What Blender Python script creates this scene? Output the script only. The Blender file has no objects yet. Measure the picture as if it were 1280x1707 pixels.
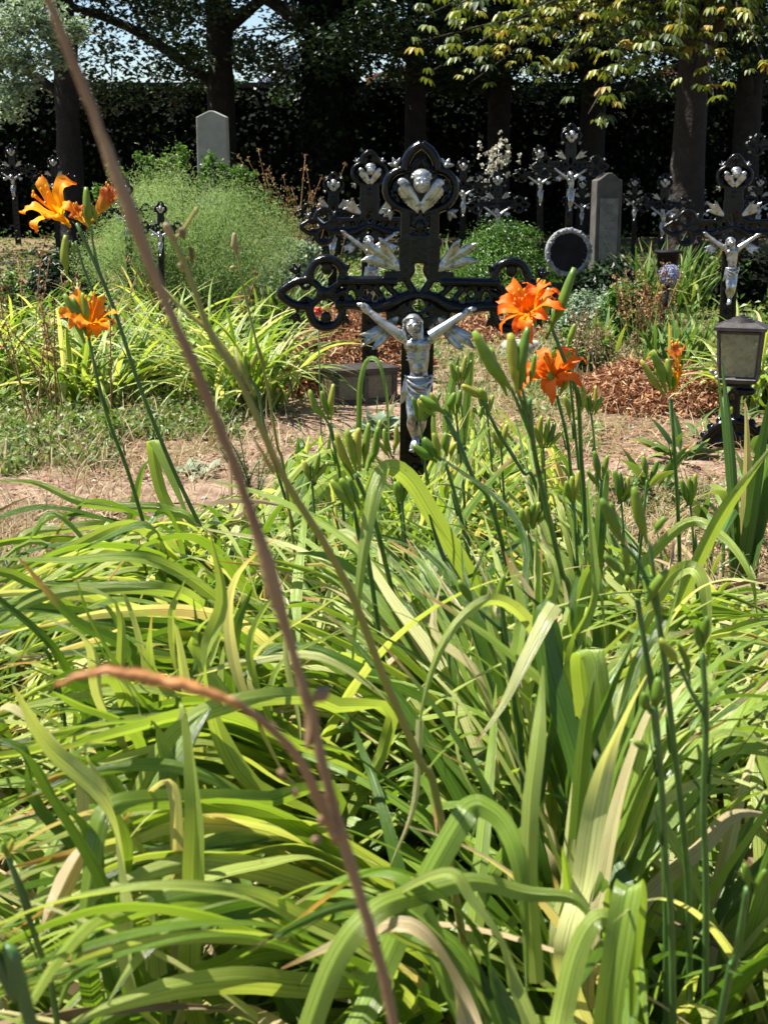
import bpy, math, random
import numpy as np
from mathutils import Vector, Matrix
R = math.radians
rng = np.random.default_rng(11)
random.seed(5)
SC = bpy.context.scene
COL = SC.collection
# ---------------------------------------------------------------- camera
FPX, W0, H0 = 2300.0, 1280.0, 1707.0
CAMZ = 1.2
PITCH = math.atan((853.5 - 280.0) / FPX)
cam_d = bpy.data.cameras.new('camera')
cam_d.sensor_fit = 'VERTICAL'; cam_d.sensor_height = 24.0
cam_d.lens = 24.0 * FPX / H0
cam_d.clip_start = 0.05; cam_d.clip_end = 1000
cam_d.dof.use_dof = True
cam_d.dof.focus_distance = 3.9
cam_d.dof.aperture_fstop = 9.0
cam = bpy.data.objects.new('camera', cam_d); COL.objects.link(cam)
cam.location = (0, 0, CAMZ); cam.rotation_euler = (R(90) - PITCH, 0, 0)
SC.camera = cam
# ---------------------------------------------------------------- sky and sun
SUN = Vector((-0.50, 0.07, 1.0)).normalized()
w = bpy.data.worlds.new("World"); SC.world = w; w.use_nodes = True
nt = w.node_tree; bg = nt.nodes['Background']
sk = nt.nodes.new('ShaderNodeTexSky'); sk.sky_type = 'NISHITA'; sk.sun_disc = False
sk.sun_elevation = math.asin(SUN.z); sk.sun_rotation = math.atan2(SUN.x, SUN.y)
sk.dust_density = 0.2; sk.ozone_density = 3.0
nt.links.new(sk.outputs[0], bg.inputs[0]); bg.inputs[1].default_value = 0.055
sl = bpy.data.lights.new('sun', 'SUN'); sl.energy = 5.0; sl.angle = R(0.5); sl.color = (1.0, 0.95, 0.86)
so = bpy.data.objects.new('sun', sl); COL.objects.link(so)
so.rotation_euler = SUN.to_track_quat('Z', 'Y').to_euler()
SC.view_settings.view_transform = 'Standard'; SC.view_settings.look = 'None'
SC.view_settings.exposure = 1.5; SC.view_settings.gamma = 1.0
SC.cycles.max_bounces = 6; SC.cycles.diffuse_bounces = 3; SC.cycles.glossy_bounces = 2
SC.cycles.transmission_bounces = 4; SC.cycles.transparent_max_bounces = 4
SC.cycles.use_denoising = True; SC.cycles.sample_clamp_indirect = 4.0
# ---------------------------------------------------------------- projection helpers
CP, SP = math.cos(PITCH), math.sin(PITCH)
def P(px, py, Y):
    dx = (px - 640.0) / FPX; dz = (853.5 - py) / FPX
    y = CP + SP * dz; z = -SP + CP * dz
    t = Y / y
    return np.array([dx * t, Y, CAMZ + z * t])
def G(px, py):                       # ground point under a pixel
    dx = (px - 640.0) / FPX; dz = (853.5 - py) / FPX
    y = CP + SP * dz; z = -SP + CP * dz
    t = -CAMZ / z
    return np.array([dx * t, y * t, 0.0])
def proj(p):
    p = np.asarray(p, float); y = p[..., 1]; z = p[..., 2] - CAMZ
    f = CP * y - SP * z; u = SP * y + CP * z
    return 640 + FPX * p[..., 0] / f, 853.5 - FPX * u / f
def nz(v):
    v = np.asarray(v, float); return v / (np.linalg.norm(v) + 1e-12)
# ---------------------------------------------------------------- object helpers
def tag(o, label=None, cat=None, group=None, kind=None):
    if label: o['label'] = label
    if cat: o['category'] = cat
    if group: o['group'] = group
    if kind: o['kind'] = kind
    return o
def thing(name, label, cat, loc=(0, 0, 0), group=None, rot=(0, 0, 0)):
    o = bpy.data.objects.new(name, None); COL.objects.link(o)
    o.empty_display_size = 0.1
    o.location = loc; o.rotation_euler = rot
    return tag(o, label, cat, group)
def link(name, me, parent=None, mat=None):
    o = bpy.data.objects.new(name, me); COL.objects.link(o)
    if parent is not None: o.parent = parent
    if mat is not None and not me.materials: me.materials.append(mat)
    return o
class MB:
    def __init__(s):
        s.v = []; s.q = []; s.t = []; s.uv = []; s.r = []; s.n = 0; s.poly = []
    def add(s, v, q=None, t=None, uv=None, r=0.5):
        v = np.asarray(v, float).reshape(-1, 3); n = len(v)
        s.v.append(v)
        if q is not None and len(q): s.q.append(np.asarray(q, int).reshape(-1, 4) + s.n)
        if t is not None and len(t): s.t.append(np.asarray(t, int).reshape(-1, 3) + s.n)
        s.uv.append(np.zeros((n, 2)) if uv is None else np.asarray(uv, float))
        s.r.append(np.full(n, r) if np.isscalar(r) else np.asarray(r, float))
        s.n += n
    def ngon(s, v, r=0.5):
        v = np.asarray(v, float); s.v.append(v); s.poly.append(np.arange(len(v)) + s.n)
        s.uv.append(np.zeros((len(v), 2))); s.r.append(np.full(len(v), r)); s.n += len(v)
    def mesh(s, name, smooth=True, origin=None):
        me = bpy.data.meshes.new(name)
        V = np.concatenate(s.v)
        if origin is not None: V = V - np.asarray(origin)
        Q = np.concatenate(s.q) if s.q else np.zeros((0, 4), int)
        T = np.concatenate(s.t) if s.t else np.zeros((0, 3), int)
        loops = np.concatenate([Q.ravel(), T.ravel()] + s.poly).astype(np.int32)
        tot = np.concatenate([np.full(len(Q), 4), np.full(len(T), 3), np.array([len(p) for p in s.poly], int)]).astype(np.int32)
        st = np.concatenate([[0], np.cumsum(tot)[:-1]]).astype(np.int32)
        me.vertices.add(len(V)); me.vertices.foreach_set('co', V.astype(np.float32).ravel())
        me.loops.add(len(loops)); me.loops.foreach_set('vertex_index', loops)
        me.polygons.add(len(tot)); me.polygons.foreach_set('loop_start', st); me.polygons.foreach_set('loop_total', tot)
        me.update(calc_edges=True)
        UV = np.concatenate(s.uv)[loops]
        ul = me.uv_layers.new(name='UVMap'); ul.data.foreach_set('uv', UV.astype(np.float32).ravel())
        at = me.attributes.new('rnd', 'FLOAT', 'POINT'); at.data.foreach_set('value', np.concatenate(s.r).astype(np.float32))
        me.polygons.foreach_set('use_smooth', np.full(len(tot), smooth))
        me.validate(); me.update()
        return me
    def build(s, name, mat, parent=None, smooth=True, origin=None):
        return link(name, s.mesh(name, smooth, origin), parent, mat)
def spline(pts, n):                  # Catmull-Rom through control points (any dimension)
    p = np.asarray(pts, float)
    if len(p) == 2: return p[0] + np.linspace(0, 1, n)[:, None] * (p[1] - p[0])
    q = np.vstack([2 * p[0] - p[1], p, 2 * p[-1] - p[-2]])
    t = np.linspace(0, len(p) - 1 - 1e-9, n); i = t.astype(int); u = (t - i)[:, None]
    a, b, c, d = q[i], q[i + 1], q[i + 2], q[i + 3]
    return 0.5 * ((2 * b) + (-a + c) * u + (2 * a - 5 * b + 4 * c - d) * u**2 + (-a + 3 * b - 3 * c + d) * u**3)
def tangents(p):
    t = np.gradient(p, axis=0); return t / (np.linalg.norm(t, axis=1)[:, None] + 1e-12)
def tube(mb, path, rad, k=8, r=0.5, flat=1.0, fdir=None, caps=True):
    path = np.asarray(path, float); n = len(path)
    rad = np.full(n, rad) if np.isscalar(rad) else np.asarray(rad, float)
    if len(rad) != n: rad = np.interp(np.linspace(0, 1, n), np.linspace(0, 1, len(rad)), rad)
    t = tangents(path)
    up = np.array([0, 1, 0.0]) if fdir is None else nz(fdir)
    a = np.cross(t, up); bad = np.linalg.norm(a, axis=1) < 1e-3
    a[bad] = np.cross(t[bad], [1, 0, 0.01]); a /= np.linalg.norm(a, axis=1)[:, None]
    b = np.cross(a, t)
    th = np.linspace(0, 2 * np.pi, k, endpoint=False)
    V = path[:, None] + rad[:, None, None] * (np.cos(th)[None, :, None] * a[:, None] + flat * np.sin(th)[None, :, None] * b[:, None])
    V = V.reshape(-1, 3)
    i = np.arange(n - 1)[:, None] * k; j = np.arange(k)[None]; j2 = (j + 1) % k
    q = np.stack([i + j, i + j2, i + k + j2, i + k + j], -1).reshape(-1, 4)
    uv = np.stack([np.repeat(np.linspace(0, 1, n), k) * 0 + np.tile(th / 6.2832, n), np.repeat(np.linspace(0, 1, n), k)], 1)
    T = None
    if caps:
        V = np.vstack([V, path[0], path[-1]]); uv = np.vstack([uv, [0, 0], [0, 1]])
        c0, c1 = n * k, n * k + 1; jj = np.arange(k); jn = (jj + 1) % k
        T = np.vstack([np.stack([np.full(k, c0), jn, jj], 1), np.stack([np.full(k, c1), (n - 1) * k + jj, (n - 1) * k + jn], 1)])
    mb.add(V, q, T, uv, r)
def ellipsoid(mb, c, rad, rot=None, nu=14, nv=10, r=0.5):
    u = np.linspace(0, 2 * np.pi, nu, endpoint=False); v = np.linspace(0, np.pi, nv + 1)[1:-1]
    U, Vv = np.meshgrid(u, v)
    p = np.stack([np.cos(U) * np.sin(Vv), np.sin(U) * np.sin(Vv), np.cos(Vv)], -1).reshape(-1, 3)
    p = np.vstack([p, [0, 0, 1], [0, 0, -1]]) * np.asarray(rad)
    if rot is not None: p = p @ np.asarray(Matrix(rot) if not isinstance(rot, np.ndarray) else rot).T
    p = p + np.asarray(c); m = nv - 1
    i = np.arange(m - 1)[:, None] * nu; j = np.arange(nu)[None]; j2 = (j + 1) % nu
    q = np.stack([i + j, i + nu + j, i + nu + j2, i + j2], -1).reshape(-1, 4)
    jj = np.arange(nu); jn = (jj + 1) % nu
    T = np.vstack([np.stack([np.full(nu, m * nu), jj, jn], 1), np.stack([np.full(nu, m * nu + 1), (m - 1) * nu + jn, (m - 1) * nu + jj], 1)])
    mb.add(p, q, T, None, r)
def box(mb, c, s, rot=None, r=0.5, taper=1.0):
    p = np.array([[x, y, z] for z in (-1, 1) for x, y in ((-1, -1), (1, -1), (1, 1), (-1, 1))], float)
    p[4:, :2] *= taper
    p = p * np.asarray(s) / 2
    if rot is not None: p = p @ np.asarray(rot).T
    mb.add(p + np.asarray(c), [[3, 2, 1, 0], [4, 5, 6, 7], [0, 1, 5, 4], [1, 2, 6, 5], [2, 3, 7, 6], [3, 0, 4, 7]], None, None, r)
def slab(mb, pts2, y0, y1, r=0.5):   # polygon in x,z extruded along y
    p = np.asarray(pts2, float); n = len(p)
    a = np.stack([p[:, 0], np.full(n, y0), p[:, 1]], 1); b = a.copy(); b[:, 1] = y1
    base = mb.n
    mb.add(np.vstack([a, b]), [[i, (i + 1) % n, (i + 1) % n + n, i + n] for i in range(n)], None, None, r)
    mb.poly.append(np.arange(n)[::-1] + base); mb.poly.append(np.arange(n) + n + base)
def rotz(a):
    c, s = math.cos(a), math.sin(a); return np.array([[c, -s, 0], [s, c, 0], [0, 0, 1.0]])
def rotm(x, y, z): return np.array(Matrix.Rotation(z, 3, 'Z') @ Matrix.Rotation(y, 3, 'Y') @ Matrix.Rotation(x, 3, 'X'))
def remesh(mb, name, voxel, smooth_it=3, fac=0.5):
    me = mb.mesh(name); o = bpy.data.objects.new(name, me); COL.objects.link(o)
    m = o.modifiers.new('r', 'REMESH'); m.mode = 'VOXEL'; m.voxel_size = voxel
    s = o.modifiers.new('s', 'SMOOTH'); s.iterations = smooth_it; s.factor = fac
    dg = bpy.context.evaluated_depsgraph_get()
    out = bpy.data.meshes.new_from_object(o.evaluated_get(dg)); out.name = name
    bpy.data.objects.remove(o); bpy.data.meshes.remove(me)
    out.polygons.foreach_set('use_smooth', np.ones(len(out.polygons), bool))
    return out
# ---------------------------------------------------------------- blades
def blade(mb, path, wid, side=None, fold=0.25, r=0.5, twist=0.0, five=False, prof=None, wavy=0.0):
    """A strap leaf: path Nx3, full width wid at its widest."""
    n = len(path); t = tangents(path); s = np.linspace(0, 1, n)
    wd = wid * (np.clip(s / 0.12, 0.55, 1) * np.clip((1 - s) / 0.45, 0, 1) ** 0.7 if prof is None else np.interp(s, np.linspace(0, 1, len(prof)), prof))
    if side is None:
        sd = np.zeros((n, 3)); prev = None
        for i in range(n):
            c = np.cross(t[i], nz(path[i] - np.array([0, 0, CAMZ])))
            c = nz(c)
            if prev is not None:
                if np.dot(c, prev) < 0: c = -c
                c = nz(0.55 * prev + 0.45 * c)
            c = nz(c - np.dot(c, t[i]) * t[i]); sd[i] = c; prev = c
    else:
        sd = np.tile(nz(side), (n, 1)); sd -= (sd * t).sum(1)[:, None] * t; sd /= np.linalg.norm(sd, axis=1)[:, None] + 1e-9
    nr = np.cross(sd, t)
    if twist:
        a = twist * s[:, None]; sd, nr = sd * np.cos(a) + nr * np.sin(a), nr * np.cos(a) - sd * np.sin(a)
    us = np.array([-1, -.55, 0, 0, .55, 1]) if five else np.array([-1, 0, 0, 1.0])
    hs = np.abs(us) * (0.75 + 0.25 * np.abs(us))
    w2 = wd / 2
    V = path[:, None] + us[None, :, None] * (w2 * math.cos(fold))[:, None, None] * sd[:, None] + hs[None, :, None] * (w2 * math.sin(fold))[:, None, None] * nr[:, None]
    if wavy:
        ph = rng.uniform(0, 6, 2)
        V[:, 0] += nr * (wavy * wid * np.sin(s * 23 + ph[0]))[:, None]; V[:, -1] += nr * (wavy * wid * np.sin(s * 19 + ph[1]))[:, None]
    m = len(us); i = np.arange(n - 1)[:, None] * m; j = np.array([0, 1, 3, 4] if five else [0, 2])[None]
    q = np.stack([i + j, i + j + 1, i + m + j + 1, i + m + j], -1).reshape(-1, 4)
    uv = np.stack([np.tile((us + 1) / 2, n), np.repeat(s, m)], 1)
    mb.add(V.reshape(-1, 3), q, None, uv, r)
def arch(base, az, L, e0, bend, n=14, p=1.5, kink=None, sway=0.0):
    s = np.linspace(0, 1, n); e = e0 - bend * s ** p
    if kink: e = e - kink[1] * (1 / (1 + np.exp(-(s - kink[0]) * 40)))
    a = az + sway * s ** 2
    d = np.stack([np.cos(e) * np.cos(a), np.cos(e) * np.sin(a), np.sin(e)], 1) * (L / (n - 1))
    p0 = np.vstack([[0, 0, 0], np.cumsum((d[1:] + d[:-1]) / 2, 0)])
    return p0 + np.asarray(base)
def scatter_leaves(mb, pos, size, nrm=None, spread=1.0, asp=0.45, r=None, fold=0.15):
    """many small diamond leaves, vectorised"""
    n = len(pos); size = np.full(n, size) if np.isscalar(size) else size
    d = rng.normal(size=(n, 3)); d /= np.linalg.norm(d, axis=1)[:, None]
    if nrm is not None:
        d = nrm + spread * d; d /= np.linalg.norm(d, axis=1)[:, None]
    h = rng.normal(size=(n, 3)); a = np.cross(d, h); a /= np.linalg.norm(a, axis=1)[:, None] + 1e-9
    b = np.cross(d, a)
    S = size[:, None]
    v = np.stack([pos - a * S * .5, pos + b * S * asp * .5 + d * S * fold - a * S * .06, pos + a * S * .5, pos - b * S * asp * .5 + d * S * fold - a * S * .06], 1).reshape(-1, 3)
    i = np.arange(n)[:, None] * 4
    T = np.concatenate([i + np.array([[0, 1, 2]]), i + np.array([[0, 2, 3]])])
    rr = np.repeat(rng.uniform(0, 1, n) if r is None else r, 4)
    mb.add(v, None, T, np.tile([[.5, 0], [1, .5], [.5, 1], [0, .5]], (n, 1)), rr)
# ---------------------------------------------------------------- materials
def newmat(name):
    m = bpy.data.materials.new(name); m.use_nodes = True; t = m.node_tree
    return m, t, t.nodes['Principled BSDF'], t.nodes['Material Output']
def nd(t, typ, **kw):
    n = t.nodes.new(typ)
    for k, v in kw.items(): setattr(n, k, v)
    return n
def ramp(t, fac, stops):
    n = nd(t, 'ShaderNodeValToRGB'); e = n.color_ramp.elements
    while len(e) < len(stops): e.new(0.5)
    for i, (p, c) in enumerate(stops): e[i].position = p; e[i].color = (*c, 1)
    t.links.new(fac, n.inputs[0]); return n.outputs[0]
def noise(t, scale, detail=4, vec=None, rough=0.6):
    n = nd(t, 'ShaderNodeTexNoise'); n.inputs['Scale'].default_value = scale; n.inputs['Detail'].default_value = detail
    n.inputs['Roughness'].default_value = rough
    if vec is None: vec = nd(t, 'ShaderNodeTexCoord').outputs['Object']
    t.links.new(vec, n.inputs['Vector']); return n.outputs['Fac']
def mixc(t, fac, a, b, mode='MIX'):
    n = nd(t, 'ShaderNodeMix', data_type='RGBA', blend_type=mode)
    for s, v in ((0, fac), (6, a), (7, b)):
        if isinstance(v, (int, float)): n.inputs[s].default_value = v
        elif isinstance(v, tuple): n.inputs[s].default_value = (*v, 1)
        else: t.links.new(v, n.inputs[s])
    return n.outputs[2]
def maprange(t, v, a, b, c=0.0, d=1.0):
    n = nd(t, 'ShaderNodeMapRange'); t.links.new(v, n.inputs[0])
    for i, x in enumerate((a, b, c, d)): n.inputs[i + 1].default_value = x
    return n.outputs[0]
def bump(t, b, h, s=0.3, dist=0.01):
    n = nd(t, 'ShaderNodeBump'); n.inputs['Strength'].default_value = s; n.inputs['Distance'].default_value = dist
    t.links.new(h, n.inputs['Height']); t.links.new(n.outputs[0], b.inputs['Normal'])
def leafmat(name, stops, trans=0.38, rough=0.45, tint=(1.25, 1.2, 0.6), strap=False, spec=0.4, nscale=6.0):
    m, t, b, out = newmat(name)
    at = nd(t, 'ShaderNodeAttribute', attribute_name='rnd'); r = at.outputs['Fac']
    if strap:
        uv = nd(t, 'ShaderNodeUVMap').outputs[0]
        sep = nd(t, 'ShaderNodeSeparateXYZ'); t.links.new(uv, sep.inputs[0])
        nb = noise(t, nscale, 3)
        f = nd(t, 'ShaderNodeMath', operation='MULTIPLY_ADD'); t.links.new(nb, f.inputs[0]); f.inputs[1].default_value = 0.30
        f2 = nd(t, 'ShaderNodeMath', operation='ADD'); f2.inputs[1].default_value = -0.15; t.links.new(r, f2.inputs[0]); t.links.new(f2.outputs[0], f.inputs[2])
        col = ramp(t, f.outputs[0], stops)
        # parallel veins running along the blade and a pale midrib
        vm = nd(t, 'ShaderNodeMapping'); vm.inputs['Scale'].default_value = (26, 0.6, 1); t.links.new(uv, vm.inputs[0])
        vn = noise(t, 1.0, 2, vm.outputs[0])
        col = mixc(t, maprange(t, vn, 0.38, 0.62, 0.0, 0.75), col, mixc(t, 1.0, col, (0.62, 0.68, 0.5), 'MULTIPLY'))
        c5 = nd(t, 'ShaderNodeMath', operation='SUBTRACT'); t.links.new(sep.outputs[0], c5.inputs[0]); c5.inputs[1].default_value = 0.5
        ab = nd(t, 'ShaderNodeMath', operation='ABSOLUTE'); t.links.new(c5.outputs[0], ab.inputs[0])
        col = mixc(t, maprange(t, ab.outputs[0], 0.0, 0.045, 0.8, 0.0), col, mixc(t, 1.0, col, (0.45, 0.60, 0.42), 'MULTIPLY'))
        # brown dry tips on some blades
        rv = nd(t, 'ShaderNodeMath', operation='FRACT'); mu = nd(t, 'ShaderNodeMath', operation='MULTIPLY'); mu.inputs[1].default_value = 37.0
        t.links.new(r, mu.inputs[0]); t.links.new(mu.outputs[0], rv.inputs[0])
        st = maprange(t, rv.outputs[0], 0.0, 1.0, 0.86, 1.25)
        df = nd(t, 'ShaderNodeMath', operation='SUBTRACT'); t.links.new(sep.outputs[1], df.inputs[0]); t.links.new(st, df.inputs[1])
        col = mixc(t, maprange(t, df.outputs[0], -0.02, 0.05), col, (0.42, 0.25, 0.10))
        # small rust specks and yellowing
        sp = noise(t, 55, 2)
        col = mixc(t, maprange(t, sp, 0.70, 0.76, 0, 0.6), col, (0.25, 0.17, 0.05))
        bump(t, b, vn, 0.8, 0.003)
    else:
        col = ramp(t, r, stops)
        col = mixc(t, maprange(t, noise(t, nscale, 2), 0.3, 0.7), mixc(t, 1.0, col, (0.75, 0.75, 0.75), 'MULTIPLY'), col)
    t.links.new(col, b.inputs['Base Color']); b.inputs['Roughness'].default_value = rough
    b.inputs['Specular IOR Level'].default_value = spec
    tr = nd(t, 'ShaderNodeBsdfTranslucent'); t.links.new(mixc(t, 1.0, col, tint, 'MULTIPLY'), tr.inputs[0])
    mx = nd(t, 'ShaderNodeMixShader'); mx.inputs[0].default_value = trans
    t.links.new(b.outputs[0], mx.inputs[1]); t.links.new(tr.outputs[0], mx.inputs[2]); t.links.new(mx.outputs[0], out.inputs[0])
    return m
def plain(name, c1, c2=None, scale=8.0, rough=0.6, metal=0.0, bmp=0.2, bd=0.005, spec=0.5, lo=0.35, hi=0.65, coat=0.0):
    m, t, b, out = newmat(name)
    n = noise(t, scale, 6)
    col = mixc(t, maprange(t, n, lo, hi), c1, c2 or c1)
    t.links.new(col, b.inputs['Base Color'])
    b.inputs['Roughness'].default_value = rough; b.inputs['Metallic'].default_value = metal
    b.inputs['Specular IOR Level'].default_value = spec; b.inputs['Coat Weight'].default_value = coat
    if bmp: bump(t, b, noise(t, scale * 4, 4), bmp, bd)
    return m
M = {}
M['lily'] = leafmat('daylily_leaf', [(0.0, (0.035, 0.09, 0.010)), (0.25, (0.11, 0.21, 0.02)), (0.5, (0.26, 0.38, 0.05)), (0.75, (0.48, 0.56, 0.14)), (0.9, (0.72, 0.70, 0.34)), (1.0, (0.62, 0.48, 0.29))], trans=0.42, rough=0.27, strap=True, spec=0.7)  # palest stop before the straw also stands in for highlights on blades
M['stalk'] = plain('green_stalk', (0.035, 0.085, 0.02), (0.07, 0.15, 0.03), 25, 0.4, bmp=0.15, bd=0.001)
M['bud'] = leafmat('green_bud', [(0, (0.10, 0.20, 0.02)), (0.5, (0.20, 0.30, 0.03)), (1.0, (0.38, 0.36, 0.05))], trans=0.2, rough=0.4, nscale=60)
M['dry_stalk'] = plain('dry_brown_stalk', (0.26, 0.165, 0.085), (0.17, 0.085, 0.038), 14, 0.6, bmp=0.3)
M['olive_stalk'] = plain('olive_stalk', (0.16, 0.17, 0.03), (0.26, 0.22, 0.05), 14, 0.55)
M['dry_orange'] = plain('dried_orange', (0.50, 0.22, 0.07), (0.36, 0.16, 0.05), 40, 0.6)
M['straw'] = leafmat('straw', [(0, (0.13, 0.09, 0.04)), (0.5, (0.32, 0.235, 0.12)), (1, (0.55, 0.44, 0.27))], trans=0.25, rough=0.7, tint=(1, 0.95, 0.8), nscale=20)
M['brown_stem'] = leafmat('brown_seed_stem', [(0, (0.14, 0.07, 0.03)), (0.6, (0.30, 0.16, 0.06)), (1, (0.45, 0.27, 0.10))], trans=0.15, rough=0.7, tint=(1, 0.9, 0.7))
def petalmat(name, throat, outer, edge):
    m, t, b, out = newmat(name)
    uv = nd(t, 'ShaderNodeUVMap').outputs[0]; sep = nd(t, 'ShaderNodeSeparateXYZ'); t.links.new(uv, sep.inputs[0])
    nb = noise(t, 40, 3)
    col = ramp(t, sep.outputs[1], [(0.0, throat), (0.35, throat), (0.62, outer), (1.0, edge)])
    vm = nd(t, 'ShaderNodeMapping'); vm.inputs['Scale'].default_value = (16, 0.8, 1); t.links.new(uv, vm.inputs[0])
    vn = noise(t, 1.0, 2, vm.outputs[0])
    col = mixc(t, maprange(t, vn, 0.4, 0.7, 0, 0.4), col, mixc(t, 1.0, col, (0.95, 0.55, 0.4), 'MULTIPLY'))
    col = mixc(t, maprange(t, nb, 0.55, 0.75, 0, 0.5), col, edge)
    t.links.new(col, b.inputs['Base Color']); b.inputs['Roughness'].default_value = 0.5; b.inputs['Specular IOR Level'].default_value = 0.3
    bump(t, b, vn, 0.4, 0.002)
    tr = nd(t, 'ShaderNodeBsdfTranslucent'); t.links.new(col, tr.inputs[0])
    mx = nd(t, 'ShaderNodeMixShader'); mx.inputs[0].default_value = 0.42
    t.links.new(b.outputs[0], mx.inputs[1]); t.links.new(tr.outputs[0], mx.inputs[2]); t.links.new(mx.outputs[0], out.inputs[0])
    return m
M['petal'] = petalmat('orange_petal', (0.90, 0.42, 0.01), (0.88, 0.20, 0.008), (0.80, 0.11, 0.008))
M['petal_y'] = petalmat('golden_petal', (0.95, 0.52, 0.01), (0.93, 0.38, 0.01), (0.88, 0.19, 0.01))
M['petal_dry'] = petalmat('withered_petal', (0.75, 0.42, 0.06), (0.55, 0.16, 0.03), (0.32, 0.06, 0.02))
def ironmat():
    m, t, b, out = newmat('black_painted_iron')
    n = noise(t, 30, 6)
    col = mixc(t, maprange(t, n, 0.55, 0.75), (0.002, 0.002, 0.0028), (0.010, 0.009, 0.009))
    t.links.new(col, b.inputs['Base Color']); b.inputs['Roughness'].default_value = 0.32
    t.links.new(maprange(t, noise(t, 14, 4), 0.3, 0.7, 0.12, 0.28), b.inputs['Roughness']); b.inputs['Specular IOR Level'].default_value = 0.27
    bump(t, b, noise(t, 70, 4), 0.45, 0.004); return m
M['iron'] = ironmat()
def silvermat():
    m, t, b, out = newmat('silver_paint')
    n = noise(t, 35, 6, rough=0.7); n2 = noise(t, 9, 3)
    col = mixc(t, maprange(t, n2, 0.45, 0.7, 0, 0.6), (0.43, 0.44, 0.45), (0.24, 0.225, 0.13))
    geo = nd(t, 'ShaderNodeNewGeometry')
    col = mixc(t, maprange(t, geo.outputs['Pointiness'], 0.40, 0.49, 0.85, 0.0), col, (0.05, 0.05, 0.045))  # crevices coloured darker: grime plus painted-in occlusion shade
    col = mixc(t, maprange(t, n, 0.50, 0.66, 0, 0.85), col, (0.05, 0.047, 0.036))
    t.links.new(col, b.inputs['Base Color']); b.inputs['Metallic'].default_value = 0.75
    b.inputs['Roughness'].default_value = 0.33
    bump(t, b, noise(t, 60, 4), 0.6, 0.003); return m
M['silver'] = silvermat()
def groundmat():
    m, t, b, out = newmat('dry_ground')
    c = nd(t, 'ShaderNodeTexCoord').outputs['Object']
    n1 = noise(t, 1.1, 5, c); n2 = noise(t, 14, 6, c); n3 = noise(t, 60, 4, c)
    col = mixc(t, maprange(t, n2, 0.35, 0.65), (0.10, 0.065, 0.04), (0.24, 0.165, 0.10))
    col = mixc(t, maprange(t, n1, 0.45, 0.6, 0, 0.7), col, mixc(t, maprange(t, n3, 0.4, 0.6), (0.05, 0.07, 0.02), (0.13, 0.15, 0.05)))
    col = mixc(t, maprange(t, n3, 0.55, 0.7, 0, 0.7), col, (0.42, 0.30, 0.19))
    t.links.new(col, b.inputs['Base Color']); b.inputs['Roughness'].default_value = 0.95; b.inputs['Specular IOR Level'].default_value = 0.1
    bump(t, b, n3, 0.8, 0.02); return m
M['ground'] = groundmat()
def pathmat():
    m, t, b, out = newmat('sandy_path')
    c = nd(t, 'ShaderNodeTexCoord').outputs['Object']
    n2 = noise(t, 7, 7, c); n3 = noise(t, 80, 4, c)
    col = mixc(t, maprange(t, n2, 0.38, 0.62), (0.14, 0.09, 0.062), (0.32, 0.23, 0.165))
    col = mixc(t, maprange(t, n3, 0.60, 0.70, 0, 0.7), col, (0.45, 0.36, 0.28))
    col = mixc(t, maprange(t, noise(t, 33, 4, c), 0.60, 0.66, 0, 0.8), col, (0.22, 0.08, 0.045))
    t.links.new(col, b.inputs['Base Color']); b.inputs['Roughness'].default_value = 0.95; b.inputs['Specular IOR Level'].default_value = 0.1
    bump(t, b, n3, 0.9, 0.015); return m
M['path'] = pathmat()
M['bark'] = plain('dark_bark', (0.008, 0.006, 0.005), (0.022, 0.017, 0.013), 6, 0.9, bmp=1.0, bd=0.04)
M['bark2'] = plain('brown_bark', (0.014, 0.009, 0.007), (0.030, 0.020, 0.014), 5, 0.9, bmp=1.0, bd=0.04)
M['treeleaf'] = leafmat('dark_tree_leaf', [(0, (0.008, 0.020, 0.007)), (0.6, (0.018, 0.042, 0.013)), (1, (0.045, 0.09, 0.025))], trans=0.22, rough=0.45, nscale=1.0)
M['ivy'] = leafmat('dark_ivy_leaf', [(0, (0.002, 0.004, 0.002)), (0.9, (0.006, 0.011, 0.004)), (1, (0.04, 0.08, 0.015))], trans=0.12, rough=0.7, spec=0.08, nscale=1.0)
M['chestnut'] = leafmat('chestnut_leaf', [(0, (0.03, 0.055, 0.012)), (0.45, (0.08, 0.12, 0.02)), (0.75, (0.18, 0.22, 0.035)), (0.96, (0.36, 0.34, 0.07)), (1, (0.35, 0.22, 0.05))], trans=0.35, rough=0.45, nscale=2.0)
M['box'] = leafmat('boxwood_leaf', [(0, (0.03, 0.09, 0.012)), (0.6, (0.08, 0.19, 0.02)), (1, (0.18, 0.30, 0.04))], trans=0.3, rough=0.4, nscale=4)
M['asparagus'] = leafmat('feathery_fern', [(0, (0.17, 0.29, 0.08)), (0.5, (0.30, 0.43, 0.14)), (1, (0.45, 0.54, 0.22))], trans=0.4, rough=0.6, tint=(1.1, 1.1, 0.8), nscale=2)
M['iris'] = leafmat('iris_leaf', [(0, (0.06, 0.14, 0.03)), (0.6, (0.14, 0.26, 0.06)), (0.9, (0.28, 0.34, 0.08)), (1, (0.5, 0.4, 0.15))], trans=0.38, rough=0.45, strap=True)
M['weed'] = leafmat('weed_leaf', [(0, (0.06, 0.12, 0.02)), (0.6, (0.14, 0.24, 0.04)), (0.9, (0.25, 0.32, 0.10)), (1, (0.4, 0.4, 0.25))], trans=0.35, rough=0.5)
M['grey_leaf'] = leafmat('grey_green_leaf', [(0, (0.13, 0.20, 0.12)), (0.6, (0.25, 0.33, 0.20)), (1, (0.40, 0.46, 0.32))], trans=0.3, rough=0.5, tint=(1, 1.1, .8))
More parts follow.
